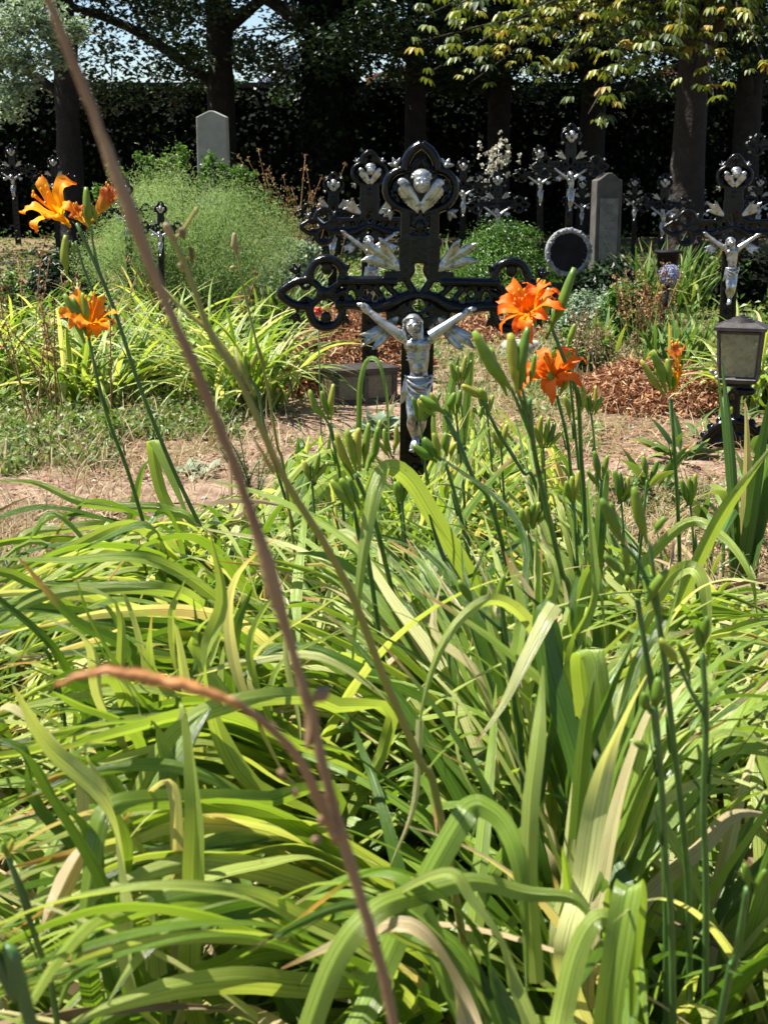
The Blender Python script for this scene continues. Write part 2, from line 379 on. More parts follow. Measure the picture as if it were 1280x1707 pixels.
M['broad'] = leafmat('broad_leaf', [(0, (0.05, 0.11, 0.03)), (0.6, (0.13, 0.22, 0.05)), (0.88, (0.28, 0.34, 0.07)), (1, (0.4, 0.25, 0.1))], trans=0.35, rough=0.4, strap=True, nscale=12)
M['litter'] = leafmat('fallen_leaf', [(0, (0.10, 0.05, 0.03)), (0.5, (0.28, 0.12, 0.06)), (0.85, (0.42, 0.22, 0.12)), (1, (0.6, 0.48, 0.34))], trans=0.1, rough=0.8, tint=(1, .8, .6), nscale=30)
M['heap'] = leafmat('wilted_clippings', [(0, (0.14, 0.05, 0.02)), (0.5, (0.36, 0.16, 0.07)), (0.85, (0.52, 0.29, 0.14)), (1, (0.68, 0.52, 0.32))], trans=0.12, rough=0.75, tint=(1, .8, .6), nscale=30)
M['soil'] = plain('dark_soil', (0.06, 0.04, 0.03), (0.16, 0.10, 0.06), 20, 0.95, bmp=0.8, bd=0.02)
M['stone_mid'] = plain('mid_grey_stone', (0.10, 0.10, 0.085), (0.17, 0.165, 0.14), 14, 0.85, bmp=0.5)
M['stone'] = plain('weathered_grey_stone', (0.20, 0.20, 0.17), (0.32, 0.31, 0.27), 9, 0.85, bmp=0.4)
M['stone_pale'] = plain('pale_grey_stone', (0.20, 0.215, 0.19), (0.28, 0.29, 0.255), 7, 0.85, bmp=0.3)
M['stone_dark'] = plain('dark_brown_stone', (0.045, 0.040, 0.034), (0.085, 0.078, 0.065), 9, 0.8, bmp=0.4)
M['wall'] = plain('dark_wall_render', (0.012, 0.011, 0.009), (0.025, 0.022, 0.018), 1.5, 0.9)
M['lantern'] = plain('dark_bronze_paint', (0.035, 0.030, 0.028), (0.07, 0.06, 0.055), 30, 0.45, metal=0.3, bmp=0.15)
def glassmat():
    m, t, b, out = newmat('pebbled_lantern_glass')
    v = nd(t, 'ShaderNodeTexVoronoi'); v.inputs['Scale'].default_value = 48
    t.links.new(nd(t, 'ShaderNodeTexCoord').outputs['Object'], v.inputs['Vector'])
    col = mixc(t, noise(t, 26, 4), (0.40, 0.40, 0.28), (0.80, 0.79, 0.62))
    t.links.new(col, b.inputs['Base Color']); b.inputs['Roughness'].default_value = 0.2
    bump(t, b, v.outputs['Distance'], 1.0, 0.008)
    tr = nd(t, 'ShaderNodeBsdfTranslucent'); t.links.new(col, tr.inputs[0]); tp = nd(t, 'ShaderNodeBsdfTransparent'); tp.inputs[0].default_value = (0.85, 0.84, 0.72, 1)
    m1 = nd(t, 'ShaderNodeMixShader'); m1.inputs[0].default_value = 0.7; t.links.new(b.outputs[0], m1.inputs[1]); t.links.new(tr.outputs[0], m1.inputs[2])
    m2 = nd(t, 'ShaderNodeMixShader'); t.links.new(maprange(t, v.outputs['Distance'], 0.0, 0.6, 0.7, 0.15), m2.inputs[0]); t.links.new(m1.outputs[0], m2.inputs[1]); t.links.new(tp.outputs[0], m2.inputs[2])
    t.links.new(m2.outputs[0], out.inputs[0]); return m
M['glass'] = glassmat()
M['glass_dark'] = plain('smoky_amber_glass', (0.10, 0.085, 0.05), (0.17, 0.15, 0.09), 60, 0.3, bmp=0.8, bd=0.003)
M['white_petal'] = leafmat('pale_flower', [(0, (0.45, 0.42, 0.32)), (1, (0.8, 0.78, 0.68))], trans=0.25, tint=(1, 1, .9))
M['blue_petal'] = leafmat('blue_grey_flower', [(0, (0.20, 0.22, 0.36)), (1, (0.45, 0.47, 0.62))], trans=0.2, tint=(1, 1, 1))
M['red'] = plain('red_plastic', (0.7, 0.05, 0.02), (0.5, 0.03, 0.02), 20, 0.4)
M['plaque'] = plain('black_plaque', (0.008, 0.006, 0.008), (0.018, 0.015, 0.018), 8, 0.65, spec=0.1)
M['wreath'] = plain('grey_cast_wreath', (0.11, 0.11, 0.115), (0.30, 0.30, 0.31), 30, 0.55, bmp=0.4)
M['roof'] = plain('red_roof', (0.35, 0.15, 0.09), (0.45, 0.22, 0.13), 5, 0.8)
M['pale_wall'] = plain('pale_render', (0.55, 0.52, 0.45), (0.6, 0.57, 0.5), 2, 0.8)
M['crane'] = plain('blue_grey_steel', (0.16, 0.19, 0.30), (0.26, 0.30, 0.42), 4, 0.5)
# ---------------------------------------------------------------- cast-iron grave crosses (all modelled round the crossing, y towards the viewer is negative)
YM = 4.95
_zc = P(640, 220 + 755 / 2.783, YM)[2]
KZ = (P(640, 220 + 100 / 2.783, YM)[2] - P(640, 220 + 1300 / 2.783, YM)[2]) / 1200
KX = 0.000768
def cc(x, cy, y=0.0): return np.array([x * KX, y, (755 - cy) * KZ])
def cpath(pts, y=0.0, n=30): return spline([cc(a, b, y) for a, b in pts], n)
def both(f):
    f(1); f(-1)
TH = 0.018
def cross_head_mesh():
    m = MB()
    def tb(pts, r, n=26, flat=1.35, y=0.0, mir=True, k=10):
        for s in ((1, -1) if mir else (1,)):
            tube(m, cpath([(s * a, b) for a, b in pts], y, n), np.asarray(r) * KX if not np.isscalar(r) else r * KX, k, flat=flat)
    # pointed trefoil at the head
    tb([(-28, 378), (-72, 366), (-118, 345), (-148, 310), (-158, 268), (-145, 224), (-112, 194), (-74, 184)], 19, 34)
    tb([(-76, 188), (-68, 145), (-42, 102), (0, 70)], 22)
    tb([(-40, 215), (-36, 180), (-8, 140)], 11, 14)
    tb([(-140, 300), (-112, 300), (-95, 330)], 10, 14)
    slab(m, [(x * KX, (755 - y) * KZ) for x, y in [(-120, 245), (-60, 200), (0, 185), (60, 200), (120, 245), (132, 290), (100, 345), (30, 365), (-30, 365), (-100, 345), (-132, 290)]], 0.004, 0.016)
    # shaft between head and crossing
    for s in (-1, 1):
        box(m, cc(s * 66, 530), (44 * KX, 0.036, 330 * KZ)); 
        tube(m, cpath([(s * 88, 500), (s * 96, 512), (s * 88, 526), (s * 80, 515)], -0.01, 14), 9 * KX, 8)
        box(m, cc(s * 89, 570), (12 * KX, 0.034, 130 * KZ))
        tb([(s * 50, 385), (s * 20, 400), (s * 34, 430), (s * 8, 455), (s * 34, 480)], 11, 20, mir=False)
        tb([(s * 45, 600), (s * 30, 640), (s * 52, 680)], 14, 14, mir=False)
    tb([(0, 370), (0, 500)], 14, 8, mir=False)
    ellipsoid(m, cc(0, 440, -0.012), (22 * KX, 0.012, 30 * KZ))
    box(m, cc(0, 545), (150 * KX, 0.030, 130 * KZ))
    # crossing
    for s in (-1, 1):
        box(m, cc(s * 112, 672), (96 * KX, 0.036, 48 * KZ))
        tb([(s * 70, 668), (s * 40, 715), (s * 4, 768)], 19, 16, mir=False)
        tb([(s * 385, 806), (s * 300, 806), (s * 210, 818), (s * 130, 800), (s * 70, 768), (s * 2, 752)], [23, 25, 31, 33, 28, 24], 34, mir=False)
        tb([(s * 160, 700), (s * 128, 735), (s * 85, 765)], 15, 14, mir=False)
        tb([(s * 165, 690), (s * 196, 730), (s * 170, 770), (s * 198, 812)], 15, 18, mir=False)
        slab(m, [(s * a * KX, (755 - b) * KZ) for a, b in ([(150, 815), (70, 780), (38, 835), (70, 905), (148, 880)][::s])], -0.014, 0.014)
        # arms: two rails with scrollwork between
        tb([(s * 100, 694), (s * 200, 694), (s * 375, 696)], 24, 20, mir=False)
        tb([(s * 215, 740), (s * 240, 716), (s * 268, 738), (s * 262, 772), (s * 232, 778), (s * 222, 756)], 14, 24, mir=False)
        tb([(s * 275, 775), (s * 300, 725), (s * 335, 742), (s * 330, 778), (s * 305, 770)], 14, 24, mir=False)
        tb([(s * 340, 742), (s * 372, 760), (s * 400, 752)], 18, 12, mir=False)
        # three lobes at the end of the arm
        tb([(s * 358, 690), (s * 350, 655), (s * 375, 612), (s * 425, 594), (s * 474, 612), (s * 500, 655), (s * 502, 692)], 21.5, 34, mir=False)
        tb([(s * 358, 812), (s * 352, 850), (s * 378, 896), (s * 428, 914), (s * 476, 896), (s * 500, 852), (s * 504, 816)], 21.5, 34, mir=False)
        tb([(s * 502, 690), (s * 560, 700), (s * 606, 726), (s * 638, 757), (s * 606, 792), (s * 560, 812), (s * 504, 818)], 21.5, 34, mir=False)
        tb([(s * 502, 696), (s * 470, 716), (s * 448, 748)], 18, 12, mir=False)
        tb([(s * 504, 812), (s * 474, 792), (s * 448, 760)], 18, 12, mir=False)
        tb([(s * 545, 712), (s * 530, 735), (s * 500, 728)], 9, 12, mir=False)
        tb([(s * 545, 800), (s * 530, 778), (s * 500, 784)], 9, 12, mir=False)
        tb([(s * 360, 700), (s * 385, 725), (s * 430, 750)], 17, 12, mir=False)
        tb([(s * 360, 806), (s * 385, 782), (s * 430, 758)], 17, 12, mir=False)
        for a, b in ((425, 640), (428, 868)):
            ellipsoid(m, cc(s * a, b, 0), (26 * KX, 0.008, 30 * KZ))
            tb([(s * a, b), (s * (a + 3), 600 if b < 700 else 910)], 8, 8, mir=False)
        for a, b in ((560, 688), (345, 672), (560, 828), (345, 836)):
            tb([(s * a, b + (12 if b < 750 else -12)), (s * a, b + (-20 if b < 750 else 20))], 9, 6, mir=False)
        ellipsoid(m, cc(s * 440, 755, -0.010), (34 * KX, 0.014, 34 * KZ))
    for k in range(16):
        a = k * math.pi / 8; 
        ellipsoid(m, cc(40 * math.cos(a), 806 + 40 * math.sin(a), 0), (13 * KX, 0.016, 13 * KZ), nu=8, nv=6)
    box(m, cc(0, 890), (150 * KX, 0.034, 60 * KZ))
    for s in (-1, 1):       # stalks of the side buds on the head
        tb([(s * 92, 196), (s * 104, 176)], 8, 6, mir=False)
        tb([(s * 110, 348), (s * 128, 368)], 8, 6, mir=False)
    return m
def shaft_mesh():           # unit: from crossing bottom (z=0) down to z=-1, scaled per cross
    m = MB(); w_ = 150 * KX
    box(m, (0, 0.006, -0.5), (w_, 0.018, 1.0))
    for s in (-1, 1): box(m, (s * (w_ / 2 - 0.010), 0, -0.5), (0.020, 0.036, 1.0))
    for i in range(14):
        z = -0.04 - i * 0.07
        tube(m, spline([(-0.03, -0.006, z), (0, -0.010, z - 0.03), (0.03, -0.006, z)], 10), 0.006, 6)
        ellipsoid(m, (0, -0.006, z - 0.008), (0.014, 0.008, 0.018), nu=8, nv=6)
    return m
def acanthus_mesh(kind):    # three-pronged silver leaf; kind 'up' or 'down', modelled for the left side
    m = MB()
    if kind == 'up':
        base = (-78, 648); ends = [[(-108, 608), (-146, 562), (-164, 525), (-186, 492)], [(-130, 600), (-185, 560), (-228, 532), (-258, 508)], [(-118, 628), (-180, 606), (-225, 592), (-270, 598)]]
    else:
        base = (-95, 855); ends = [[(-125, 885), (-175, 915), (-220, 935), (-272, 940)], [(-130, 892), (-185, 935), (-225, 962), (-262, 998)], [(-118, 900), (-150, 945), (-180, 980), (-212, 1010)]]
    for i, e in enumerate(ends):
        p = spline([cc(base[0], base[1], -0.004)] + [cc(a, b, -0.006 - 0.012 * j - 0.006 * (i == 1)) for j, (a, b) in enumerate(e)], 22)
        tube(m, p, np.array([14, 20, 23, 23, 18, 4]) * KX, 8, flat=0.5)
        tube(m, p + np.array([0, -0.006, 0]), np.array([5, 6, 6, 5, 3]) * KX, 6)
    tube(m, spline([cc(base[0] + 22, base[1] + (12 if kind == 'up' else -14), -0.002), cc(base[0] - 35, base[1] + (-32 if kind == 'up' else 40), -0.008)], 8), np.array([20, 27]) * KX, 10, flat=0.6)
    return m
def finial_mesh():
    m = MB()
    for a in (-0.95, 0, 0.95):
        d = np.array([math.sin(a), -0.25 * abs(a), math.cos(a)])
        tube(m, spline([(0, 0, -0.006), d * 0.014, d * 0.030], 8), np.array([0.0075, 0.0095, 0.002]), 7, flat=0.7)
    ellipsoid(m, (0, -0.004, 0.002), (0.010, 0.010, 0.012), nu=8, nv=6)
    return m
def cherub_mesh():
    m = MB()
    def z8(x, y, yy=0.0):       # 8x crop coordinates round the head's axis
        return cc((x - 612) / 8 * 2.783, (230 + y / 8 - 220) * 2.783, yy)
    u = 2.783 / 8 * KX
    ellipsoid(m, z8(622, 612, -0.040), (112 * u, 0.034, 142 * u), rotm(-0.15, 0, 0), 20, 16)
    ellipsoid(m, z8(618, 540, -0.034), (122 * u, 0.034, 100 * u), None, 18, 12)     # hair
    for k in range(9):
        a = math.pi * (0.02 + 0.12 * k)
        ellipsoid(m, z8(618 - 118 * math.cos(a), 560 - 95 * math.sin(a), -0.036), (26 * u, 0.016, 26 * u), nu=8, nv=6)
    ellipsoid(m, z8(622, 628, -0.075), (15 * u, 0.010, 28 * u), rotm(0.35, 0, 0), 8, 6)     # nose
    for s in (-1, 1):
        ellipsoid(m, z8(622 + s * 52, 640, -0.062), (34 * u, 0.011, 34 * u), None, 10, 8)   # cheek
        ellipsoid(m, z8(622 + s * 44, 570, -0.066), (34 * u, 0.008, 12 * u), rotm(0, s * 0.15, 0), 10, 6)   # brow
        ellipsoid(m, z8(622 + s * 44, 598, -0.066), (19 * u, 0.006, 9 * u), None, 8, 6)      # eyelid
    ellipsoid(m, z8(622, 683, -0.066), (28 * u, 0.007, 8 * u), None, 8, 6)
    ellipsoid(m, z8(622, 700, -0.064), (22 * u, 0.007, 8 * u), None, 8, 6)
    ellipsoid(m, z8(622, 732, -0.058), (26 * u, 0.010, 20 * u), None, 8, 6)
    for s in (-1, 1):           # wings: a scapular ridge and a fringe of feathers
        q = [(600 + s * 30, 900), (600 + s * 110, 790), (600 + s * 190, 680), (600 + s * 245, 620), (600 + s * 272, 655)]
        q = [(a + 12, b) for a, b in q]
        tube(m, spline([z8(a, b, -0.022) for a, b in q], 24), np.array([44, 72, 80, 66, 40]) * u, 8, flat=0.5)
        for i in range(9):
            f = i / 8; x0, y0 = 612 + s * (255 - 215 * f), 660 + 230 * f
            x1, y1 = x0 + s * (26 - 30 * f) , y0 + 150 - 50 * abs(f - .5)
            tube(m, spline([z8(x0 - s * 25, y0 - 20, -0.016), z8((x0 + x1) / 2, (y0 + y1) / 2, -0.020), z8(x1, y1, -0.014)], 8), np.array([32, 36, 14]) * u, 6, flat=0.5)
    tube(m, spline([z8(612, 860, -0.02), z8(612, 965, -0.014)], 6), np.array([45, 22]) * u, 8, flat=0.6)
    return m
def corpus_mesh():          # the crucified figure, one continuous body; traced from a 4.92x crop
    m = MB(); u = 2.783 / 4.92 * KX
    def q(x, y, d=0.0):
        fx, fy = 560 + x / 4.923, 480 + y / 4.923
        return cc((fx - 691) * 2.783, (fy - 220) * 2.783, -0.030 - d)
    def limb(pts, rads, flat=1.0, n=20): tube(m, spline([q(*p) for p in pts], n), np.array(rads) * u, 12, flat=flat)
    for s, H, W_, E, S in ((-1, (185, 140, 0.012), (250, 195, 0.016), (385, 300, 0.028), (520, 392, 0.03)), (1, (1075, 160, 0.012), (1020, 195, 0.016), (885, 285, 0.028), (745, 385, 0.03))):
        limb([W_, ((W_[0] + E[0]) / 2, (W_[1] + E[1]) / 2, 0.024), E, ((E[0] + S[0]) / 2, (E[1] + S[1]) / 2 - 3, 0.032), S], [27, 35, 38, 43, 52])
        limb([W_, ((W_[0] + H[0]) / 2, (W_[1] + H[1]) / 2, 0.016), H], [28, 38, 30], 0.7)     # palm
        for k in range(4):      # curled fingers
            ox, oy = (H[0] - s * (22 - k * 15), H[1] + 2 - k * 2 + abs(k - 1) * 5)
            limb([(ox, oy, 0.018), (ox + s * 12, oy - 22, 0.030), (ox - s * 2, oy - 8, 0.038)], [10, 10, 8], n=8)
        limb([(H[0] - s * 26, H[1] + 18, 0.02), (H[0] - s * 10, H[1] + 4, 0.036), (H[0] + s * 8, H[1] + 8, 0.040)], [11, 10, 8], n=8)  # thumb
    # trunk
    ellipsoid(m, q(640, 455, 0.024), (112 * u, 0.036, 95 * u), None, 20, 14)
    for s in (-1, 1):
        ellipsoid(m, q(642 + s * 50, 450, 0.048), (50 * u, 0.016, 42 * u), None, 14, 10)     # pectorals
        ellipsoid(m, q(638 + s * 108, 402, 0.026), (46 * u, 0.022, 44 * u), None, 12, 10)     # shoulders
        for k in range(3):
            tube(m, spline([q(645 + s * 92, 520 + k * 30, 0.030), q(645 + s * 55, 512 + k * 30, 0.052), q(645 + s * 22, 528 + k * 32, 0.052)], 8), 7 * u, 6)
    limb([(642, 440, 0.03), (650, 560, 0.032), (657, 680, 0.024), (655, 770, 0.024)], [98, 90, 70, 94], 0.55, 24)
    ellipsoid(m, q(655, 640, 0.036), (58 * u, 0.020, 72 * u), None, 14, 10)
    # neck and head, turned up and a little to the right
    limb([(640, 410, 0.03), (622, 345, 0.046)], [46, 40], 0.9, 8)
    hc = (598, 290)
    ellipsoid(m, q(*hc, 0.066), (56 * u, 0.036, 76 * u), rotm(0.25, -0.10, 0), 20, 16)
    ellipsoid(m, q(600, 250, 0.044), (66 * u, 0.034, 54 * u), None, 18, 12)
    for k in range(15):         # crown band
        a = math.pi * k / 14
        ellipsoid(m, q(598 - 74 * math.cos(a), 262 - 42 * math.sin(a), 0.052 + 0.030 * math.sin(a)), (13 * u, 0.008, 15 * u), None, 8, 6)
    for s in (-1, 1):           # hair falling to the shoulders
        limb([(598 + s * 62, 250, 0.036), (600 + s * 68, 310, 0.038), (606 + s * 66, 370, 0.044), (612 + s * 58, 420, 0.050)], [15, 18, 17, 9], 0.9, 14)
        ellipsoid(m, q(598 + s * 27, 268, 0.098), (22 * u, 0.006, 7 * u), rotm(0, s * 0.2, 0), 8, 6)
        ellipsoid(m, q(600 + s * 28, 283, 0.093), (14 * u, 0.006, 8 * u), None, 8, 6)
        ellipsoid(m, q(602 + s * 34, 305, 0.088), (20 * u, 0.008, 20 * u), None, 8, 6)
    ellipsoid(m, q(601, 293, 0.101), (10 * u, 0.012, 24 * u), rotm(0.3, 0, 0), 8, 6)
    ellipsoid(m, q(604, 325, 0.094), (22 * u, 0.006, 6 * u), None, 8, 6)
    ellipsoid(m, q(606, 345, 0.086), (34 * u, 0.016, 24 * u), None, 10, 8)                    # bearded chin
    # legs together, knees slightly forward, feet crossed
    limb([(606, 800, 0.024), (600, 930, 0.040), (606, 1050, 0.058), (604, 1130, 0.034), (632, 1250, 0.022)], [60, 50, 38, 40, 21], 0.95, 30)
    limb([(704, 800, 0.024), (700, 930, 0.040), (690, 1050, 0.058), (686, 1130, 0.034), (655, 1250, 0.022)], [60, 50, 38, 40, 21], 0.9, 30)
    limb([(640, 1240, 0.024), (622, 1290, 0.044), (606, 1325, 0.050)], [26, 29, 18], 0.8, 10)
    limb([(652, 1245, 0.034), (640, 1295, 0.054), (628, 1335, 0.058)], [25, 28, 16], 0.8, 10)
    for k in range(4):
        limb([(596 + k * 10, 1328 + k * 3, 0.054), (590 + k * 10, 1345 + k * 3, 0.056)], [8, 6], n=4)
    return m
def loincloth_mesh():
    m = MB(); u = 2.783 / 4.92 * KX
    def q(x, y, d=0.0):
        fx, fy = 560 + x / 4.923, 480 + y / 4.923
        return cc((fx - 691) * 2.783, (fy - 220) * 2.783, -0.030 - d)
    ellipsoid(m, q(655, 790, 0.022), (114 * u, 0.034, 80 * u), None, 20, 12)
    for pts_, rr_ in (([(540, 706), (600, 722), (690, 720), (774, 700)], [9, 13, 13, 10]), ([(544, 728), (590, 762), (660, 796), (742, 812)], [8, 13, 14, 8]), ([(548, 742), (580, 800), (640, 842), (720, 852)], [8, 12, 13, 7]),
                     ([(772, 716), (740, 756), (680, 776), (628, 770)], [12, 13, 11, 6]), ([(774, 736), (752, 790), (716, 824), (690, 832)], [11, 12, 10, 5]), ([(556, 760), (566, 830), (600, 876), (660, 884)], [9, 12, 12, 6])):
        tube(m, spline([q(a, b, .036 + .030 * (1 - ((a - 655) / 125) ** 2)) for a, b in pts_], 18), np.array(rr_) * u, 7)
    for k in range(5):
        tube(m, spline([q(546 + k * 6, 735, 0.04), q(528 + k * 12, 850, 0.046), q(512 + k * 14, 950 - k * 12, 0.036)], 14), np.array([13, 15, 9]) * u, 7)
    return m
CX = {}
def reg(name, mb, vox, sm=3):
    CX[name] = remesh(mb, name, vox, sm); return CX[name]
for tagn, vx in (('near', 1.0), ('far', 2.6)):
    CX['head_' + tagn] = remesh(cross_head_mesh(), 'cross_frame', 0.0036 * vx, 2)
    CX['cherub_' + tagn] = remesh(cherub_mesh(), 'cherub', 0.0018 * vx, 1)
    CX['corpus_' + tagn] = remesh(corpus_mesh(), 'crucified_figure', 0.0018 * vx, 2)
    CX['cloth_' + tagn] = remesh(loincloth_mesh(), 'loincloth', 0.0017 * vx, 0)
    CX['up_' + tagn] = remesh(acanthus_mesh('up'), 'leaf_ornament', 0.0030 * vx, 2)
    CX['down_' + tagn] = remesh(acanthus_mesh('down'), 'leaf_ornament', 0.0030 * vx, 2)
CX['shaft'] = shaft_mesh().mesh('shaft', False); CX['finial'] = finial_mesh().mesh('finial')
for k, me in CX.items():
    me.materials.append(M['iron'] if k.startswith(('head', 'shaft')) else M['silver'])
CX['finial_black'] = CX['finial'].copy(); CX['finial_black'].materials.clear(); CX['finial_black'].materials.append(M['iron'])
def grave_cross(label, px, pyc, Y, s, near=False, lean=0.0, yaw=0.0, silver_arm_buds=True, shaft_w=1.0, zb=0.0, corpus=True, group='cast-iron grave crosses'):
    """crossing centre under pixel (px,pyc) at distance Y; s = size of the casting"""
    c = P(px, pyc, Y); t = thing('grave_cross', label, 'grave cross', (c[0], Y, zb), group, (0, lean, yaw))
    if not near: t.rotation_euler = (0, lean + rng.normal(0, .018), yaw + rng.normal(0, .12))
    h = c[2] - zb; n = 'near' if near else 'far'
    def part(name, key, loc=(0, 0, 0), sc=(1, 1, 1), rot=(0, 0, 0)):
        o = link(name, CX[key], t); o.location = (loc[0], loc[1], h + loc[2]); o.scale = sc; o.rotation_euler = rot; return o
    S = (s, s, s)
    part('cross_frame', 'head_' + n, sc=S)
    z0 = (755 - 912) * KZ * s
    part('shaft', 'shaft', (0, 0, z0), (s * shaft_w, s, h + z0 + 0.03))
    part('cherub', 'cherub_' + n, sc=S)
    if corpus:
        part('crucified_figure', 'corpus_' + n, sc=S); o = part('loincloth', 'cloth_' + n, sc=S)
    for sx in (1, -1):
        part('leaf_ornament', 'up_' + n, sc=(s * sx, s, s)); part('leaf_ornament', 'down_' + n, sc=(s * sx, s, s))
        p = cc(sx * 112, 168); part('finial', 'finial', p * s, S, (0, sx * 0.45, 0))
        p = cc(sx * 136, 376); part('finial', 'finial', p * s, S, (0, sx * 2.2, 0))
        for a, b in ((565, 655), (340, 645), (565, 862), (340, 868)):
            p = cc(sx * a, b); part('finial', 'finial' if silver_arm_buds else 'finial_black', p * s, S, (0, (0.3 * sx if b < 750 else math.pi - 0.3 * sx), 0))
    return t
main = grave_cross('large black cast-iron cross with silver figure of Christ in front, behind the orange daylilies', 692.5, 220 + 755 / 2.783, YM, 1.0, near=True, lean=R(0.8), silver_arm_buds=False)
grave_cross('black cross with silver Christ directly behind the front cross, above the dark lantern box', 616, 377, 7.9, 0.79)
grave_cross('smaller black cross with silver Christ, leftmost of the three overlapping crosses', 552, 358, 11.5, 0.65)
grave_cross('black cross with shiny silver Christ behind the glass lantern on the right', 1221, 380, 7.2, 0.70)
# ---------------------------------------------------------------- ground, path, wall, far things
def sheet(name, x0, x1, y0, y1, nx, ny, fn, mat, label, kind='structure', mask=None):
    xs = np.linspace(x0, x1, nx); ys = np.linspace(y0, y1, ny) if np.isscalar(ny) else ny
    ny_ = len(ys); X, Y_ = np.meshgrid(xs, ys); Z = fn(X, Y_)
    V = np.stack([X, Y_, Z], -1).reshape(-1, 3)
    i = np.arange(ny_ - 1)[:, None] * nx; j = np.arange(nx - 1)[None]
    q = np.stack([i + j, i + j + 1, i + nx + j + 1, i + nx + j], -1).reshape(-1, 4)
    if mask is not None: q = q[mask(V[q].mean(1))]
    m = MB(); m.add(V, q); o = m.build(name, mat); tag(o, label, kind=kind); return o
def hgt(X, Y):
    return (0.012 * np.sin(X * 2.1 + 1) * np.sin(Y * 1.7) + 0.008 * np.sin(X * 5.3) * np.sin(Y * 4.1 + 2) + 0.004 * np.sin(X * 13 + Y * 7)) * np.clip((Y + 2) / 3, 0, 1)
m = MB()
xs = np.concatenate([[-400, -120, -40], np.linspace(-14, 14, 150), [40, 120, 400]]); ys = np.concatenate([[-30, -6], np.linspace(-1, 28, 170), [60, 150, 600]])
X, Y_ = np.meshgrid(xs, ys); V = np.stack([X, Y_, np.where((abs(X) < 15) & (Y_ < 29), hgt(X, Y_), 0)], -1).reshape(-1, 3)
nx = len(xs); i = np.arange(len(ys) - 1)[:, None] * nx; j = np.arange(nx - 1)[None]
m.add(V, np.stack([i + j, i + j + 1, i + nx + j + 1, i + nx + j], -1).reshape(-1, 4))
tag(m.build('ground', M['ground']), 'dry cemetery ground of soil, moss and withered grass', kind='structure')
def pathmask(c):
    X, Y_ = c[:, 0], c[:, 1]
    cy = 5.35 + 0.12 * np.sin(X * 1.3) + 0.05 * X
    wv = 0.27 + 0.10 * np.sin(X * 5.1 + 1) + 0.05 * np.sin(X * 17) + 0.04 * np.sin(Y_ * 23 + X * 9)
    a = np.abs(Y_ - cy) < wv
    cx2 = -0.35 + 0.10 * (Y_ - 5.5); b = (np.abs(X - cx2) < 0.42 + 0.06 * np.sin(Y_ * 7) + 0.04 * np.sin(Y_ * 19)) & (Y_ > 5.2) & (Y_ < 8.6)
    return a | b
sheet('path', -3.2, 3.4, 4.4, 9.0, 260, 180, lambda X, Y: hgt(X, Y) + 0.005 + 0.003 * np.sin(X * 31) * np.sin(Y * 27), M['path'], 'trodden sandy path between the graves', mask=pathmask)
# enclosing wall with ivy, houses and a crane beyond
t = thing('boundary_wall', 'long dark ivy-covered boundary wall behind the graves', 'wall', (0, 25.5, 0))
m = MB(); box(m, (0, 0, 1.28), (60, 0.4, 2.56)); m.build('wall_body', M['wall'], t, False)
m = MB(); box(m, (0, 0, 2.61), (60.2, 0.52, 0.09)); m.build('coping', M['stone_dark'], t, False)
m = MB(); n = 42000
pos = np.stack([rng.uniform(-9.5, 9.5, n), -0.24 - rng.exponential(0.10, n), rng.uniform(0, 2.5, n) + 0], 1)
keep = (np.sin(pos[:, 0] * 1.9 + 3 * pos[:, 2]) + np.sin(pos[:, 0] * 0.7 + 1.3) + rng.normal(0, .5, n)) > -2.4
scatter_leaves(m, pos[keep], rng.uniform(0.07, 0.13, keep.sum()), np.array([[0, -1, 0.4]]), 0.8, 0.8)
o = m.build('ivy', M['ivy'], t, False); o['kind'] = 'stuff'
def house(label, px, Y, w_, h, rh):
    c = P(px, 300, Y); t = thing('house', label, 'house', (c[0], Y, 0))
    m = MB(); box(m, (0, 0, h / 2), (w_, 7, h)); m.build('wall', M['pale_wall'], t, False)
    m = MB(); slab(m, [(-w_ / 2 - .3, h), (w_ / 2 + .3, h), (w_ / 2 - 1.2, h + rh), (-w_ / 2 + 1.2, h + rh)], -3.8, 3.8); m.build('roof', M['roof'], t, False)
    for k in range(4):
        m = MB(); box(m, (-w_ / 2 + w_ * (k + .5) / 4, -3.53, h - 1.6), (1.0, 0.08, 1.3)); m.build('window', M['glass_dark'], t, False)
house('pale house with a red roof showing over the wall between the trunks', 706, 62, 4.4, 4.75, .45)
house('pale house with a red roof glimpsed through leaves at the right', 1112, 66, 2.2, 5.2, .5)
a, b = P(415, 165, 48), P(520, 70, 48)
t = thing('crane_boom', 'slanted blue-grey steel boom in the sky beyond the wall', 'crane', (a[0], 48, 0))
m = MB(); d = b - a; a0 = a - d * 1.2; b0 = b + d * 0.5; org = np.array([a[0], 48, 0])
for oy, oz in ((-.25, -.22), (-.25, .22), (.25, -.22), (.25, .22)):
    tube(m, np.array([a0, b0]) - org + [0, oy, oz], 0.07, 6)
for k in range(22):
    s0 = a0 + (b0 - a0) * k / 22 - org; s1 = a0 + (b0 - a0) * (k + 1) / 22 - org; sg = 1 if k % 2 else -1
    tube(m, np.array([s0 + [0, -.25, -.22 * sg], s1 + [0, -.25, .22 * sg]]), 0.05, 5); tube(m, np.array([s0 + [0, .25, .22 * sg], s1 + [0, .25, -.22 * sg]]), 0.05, 5)
box(m, (a0 + b0) / 2 - org, (float(np.linalg.norm(b0 - a0)), 0.3, 0.24), rotm(0, -math.atan2(d[2], d[0]), 0))
m.build('boom', M['crane'], t)
m = MB(); box(m, (a0[0] - org[0], 0, a0[2] / 2), (0.9, 0.9, max(0.5, a0[2] + 0.3))); m.build('mast', M['crane'], t)
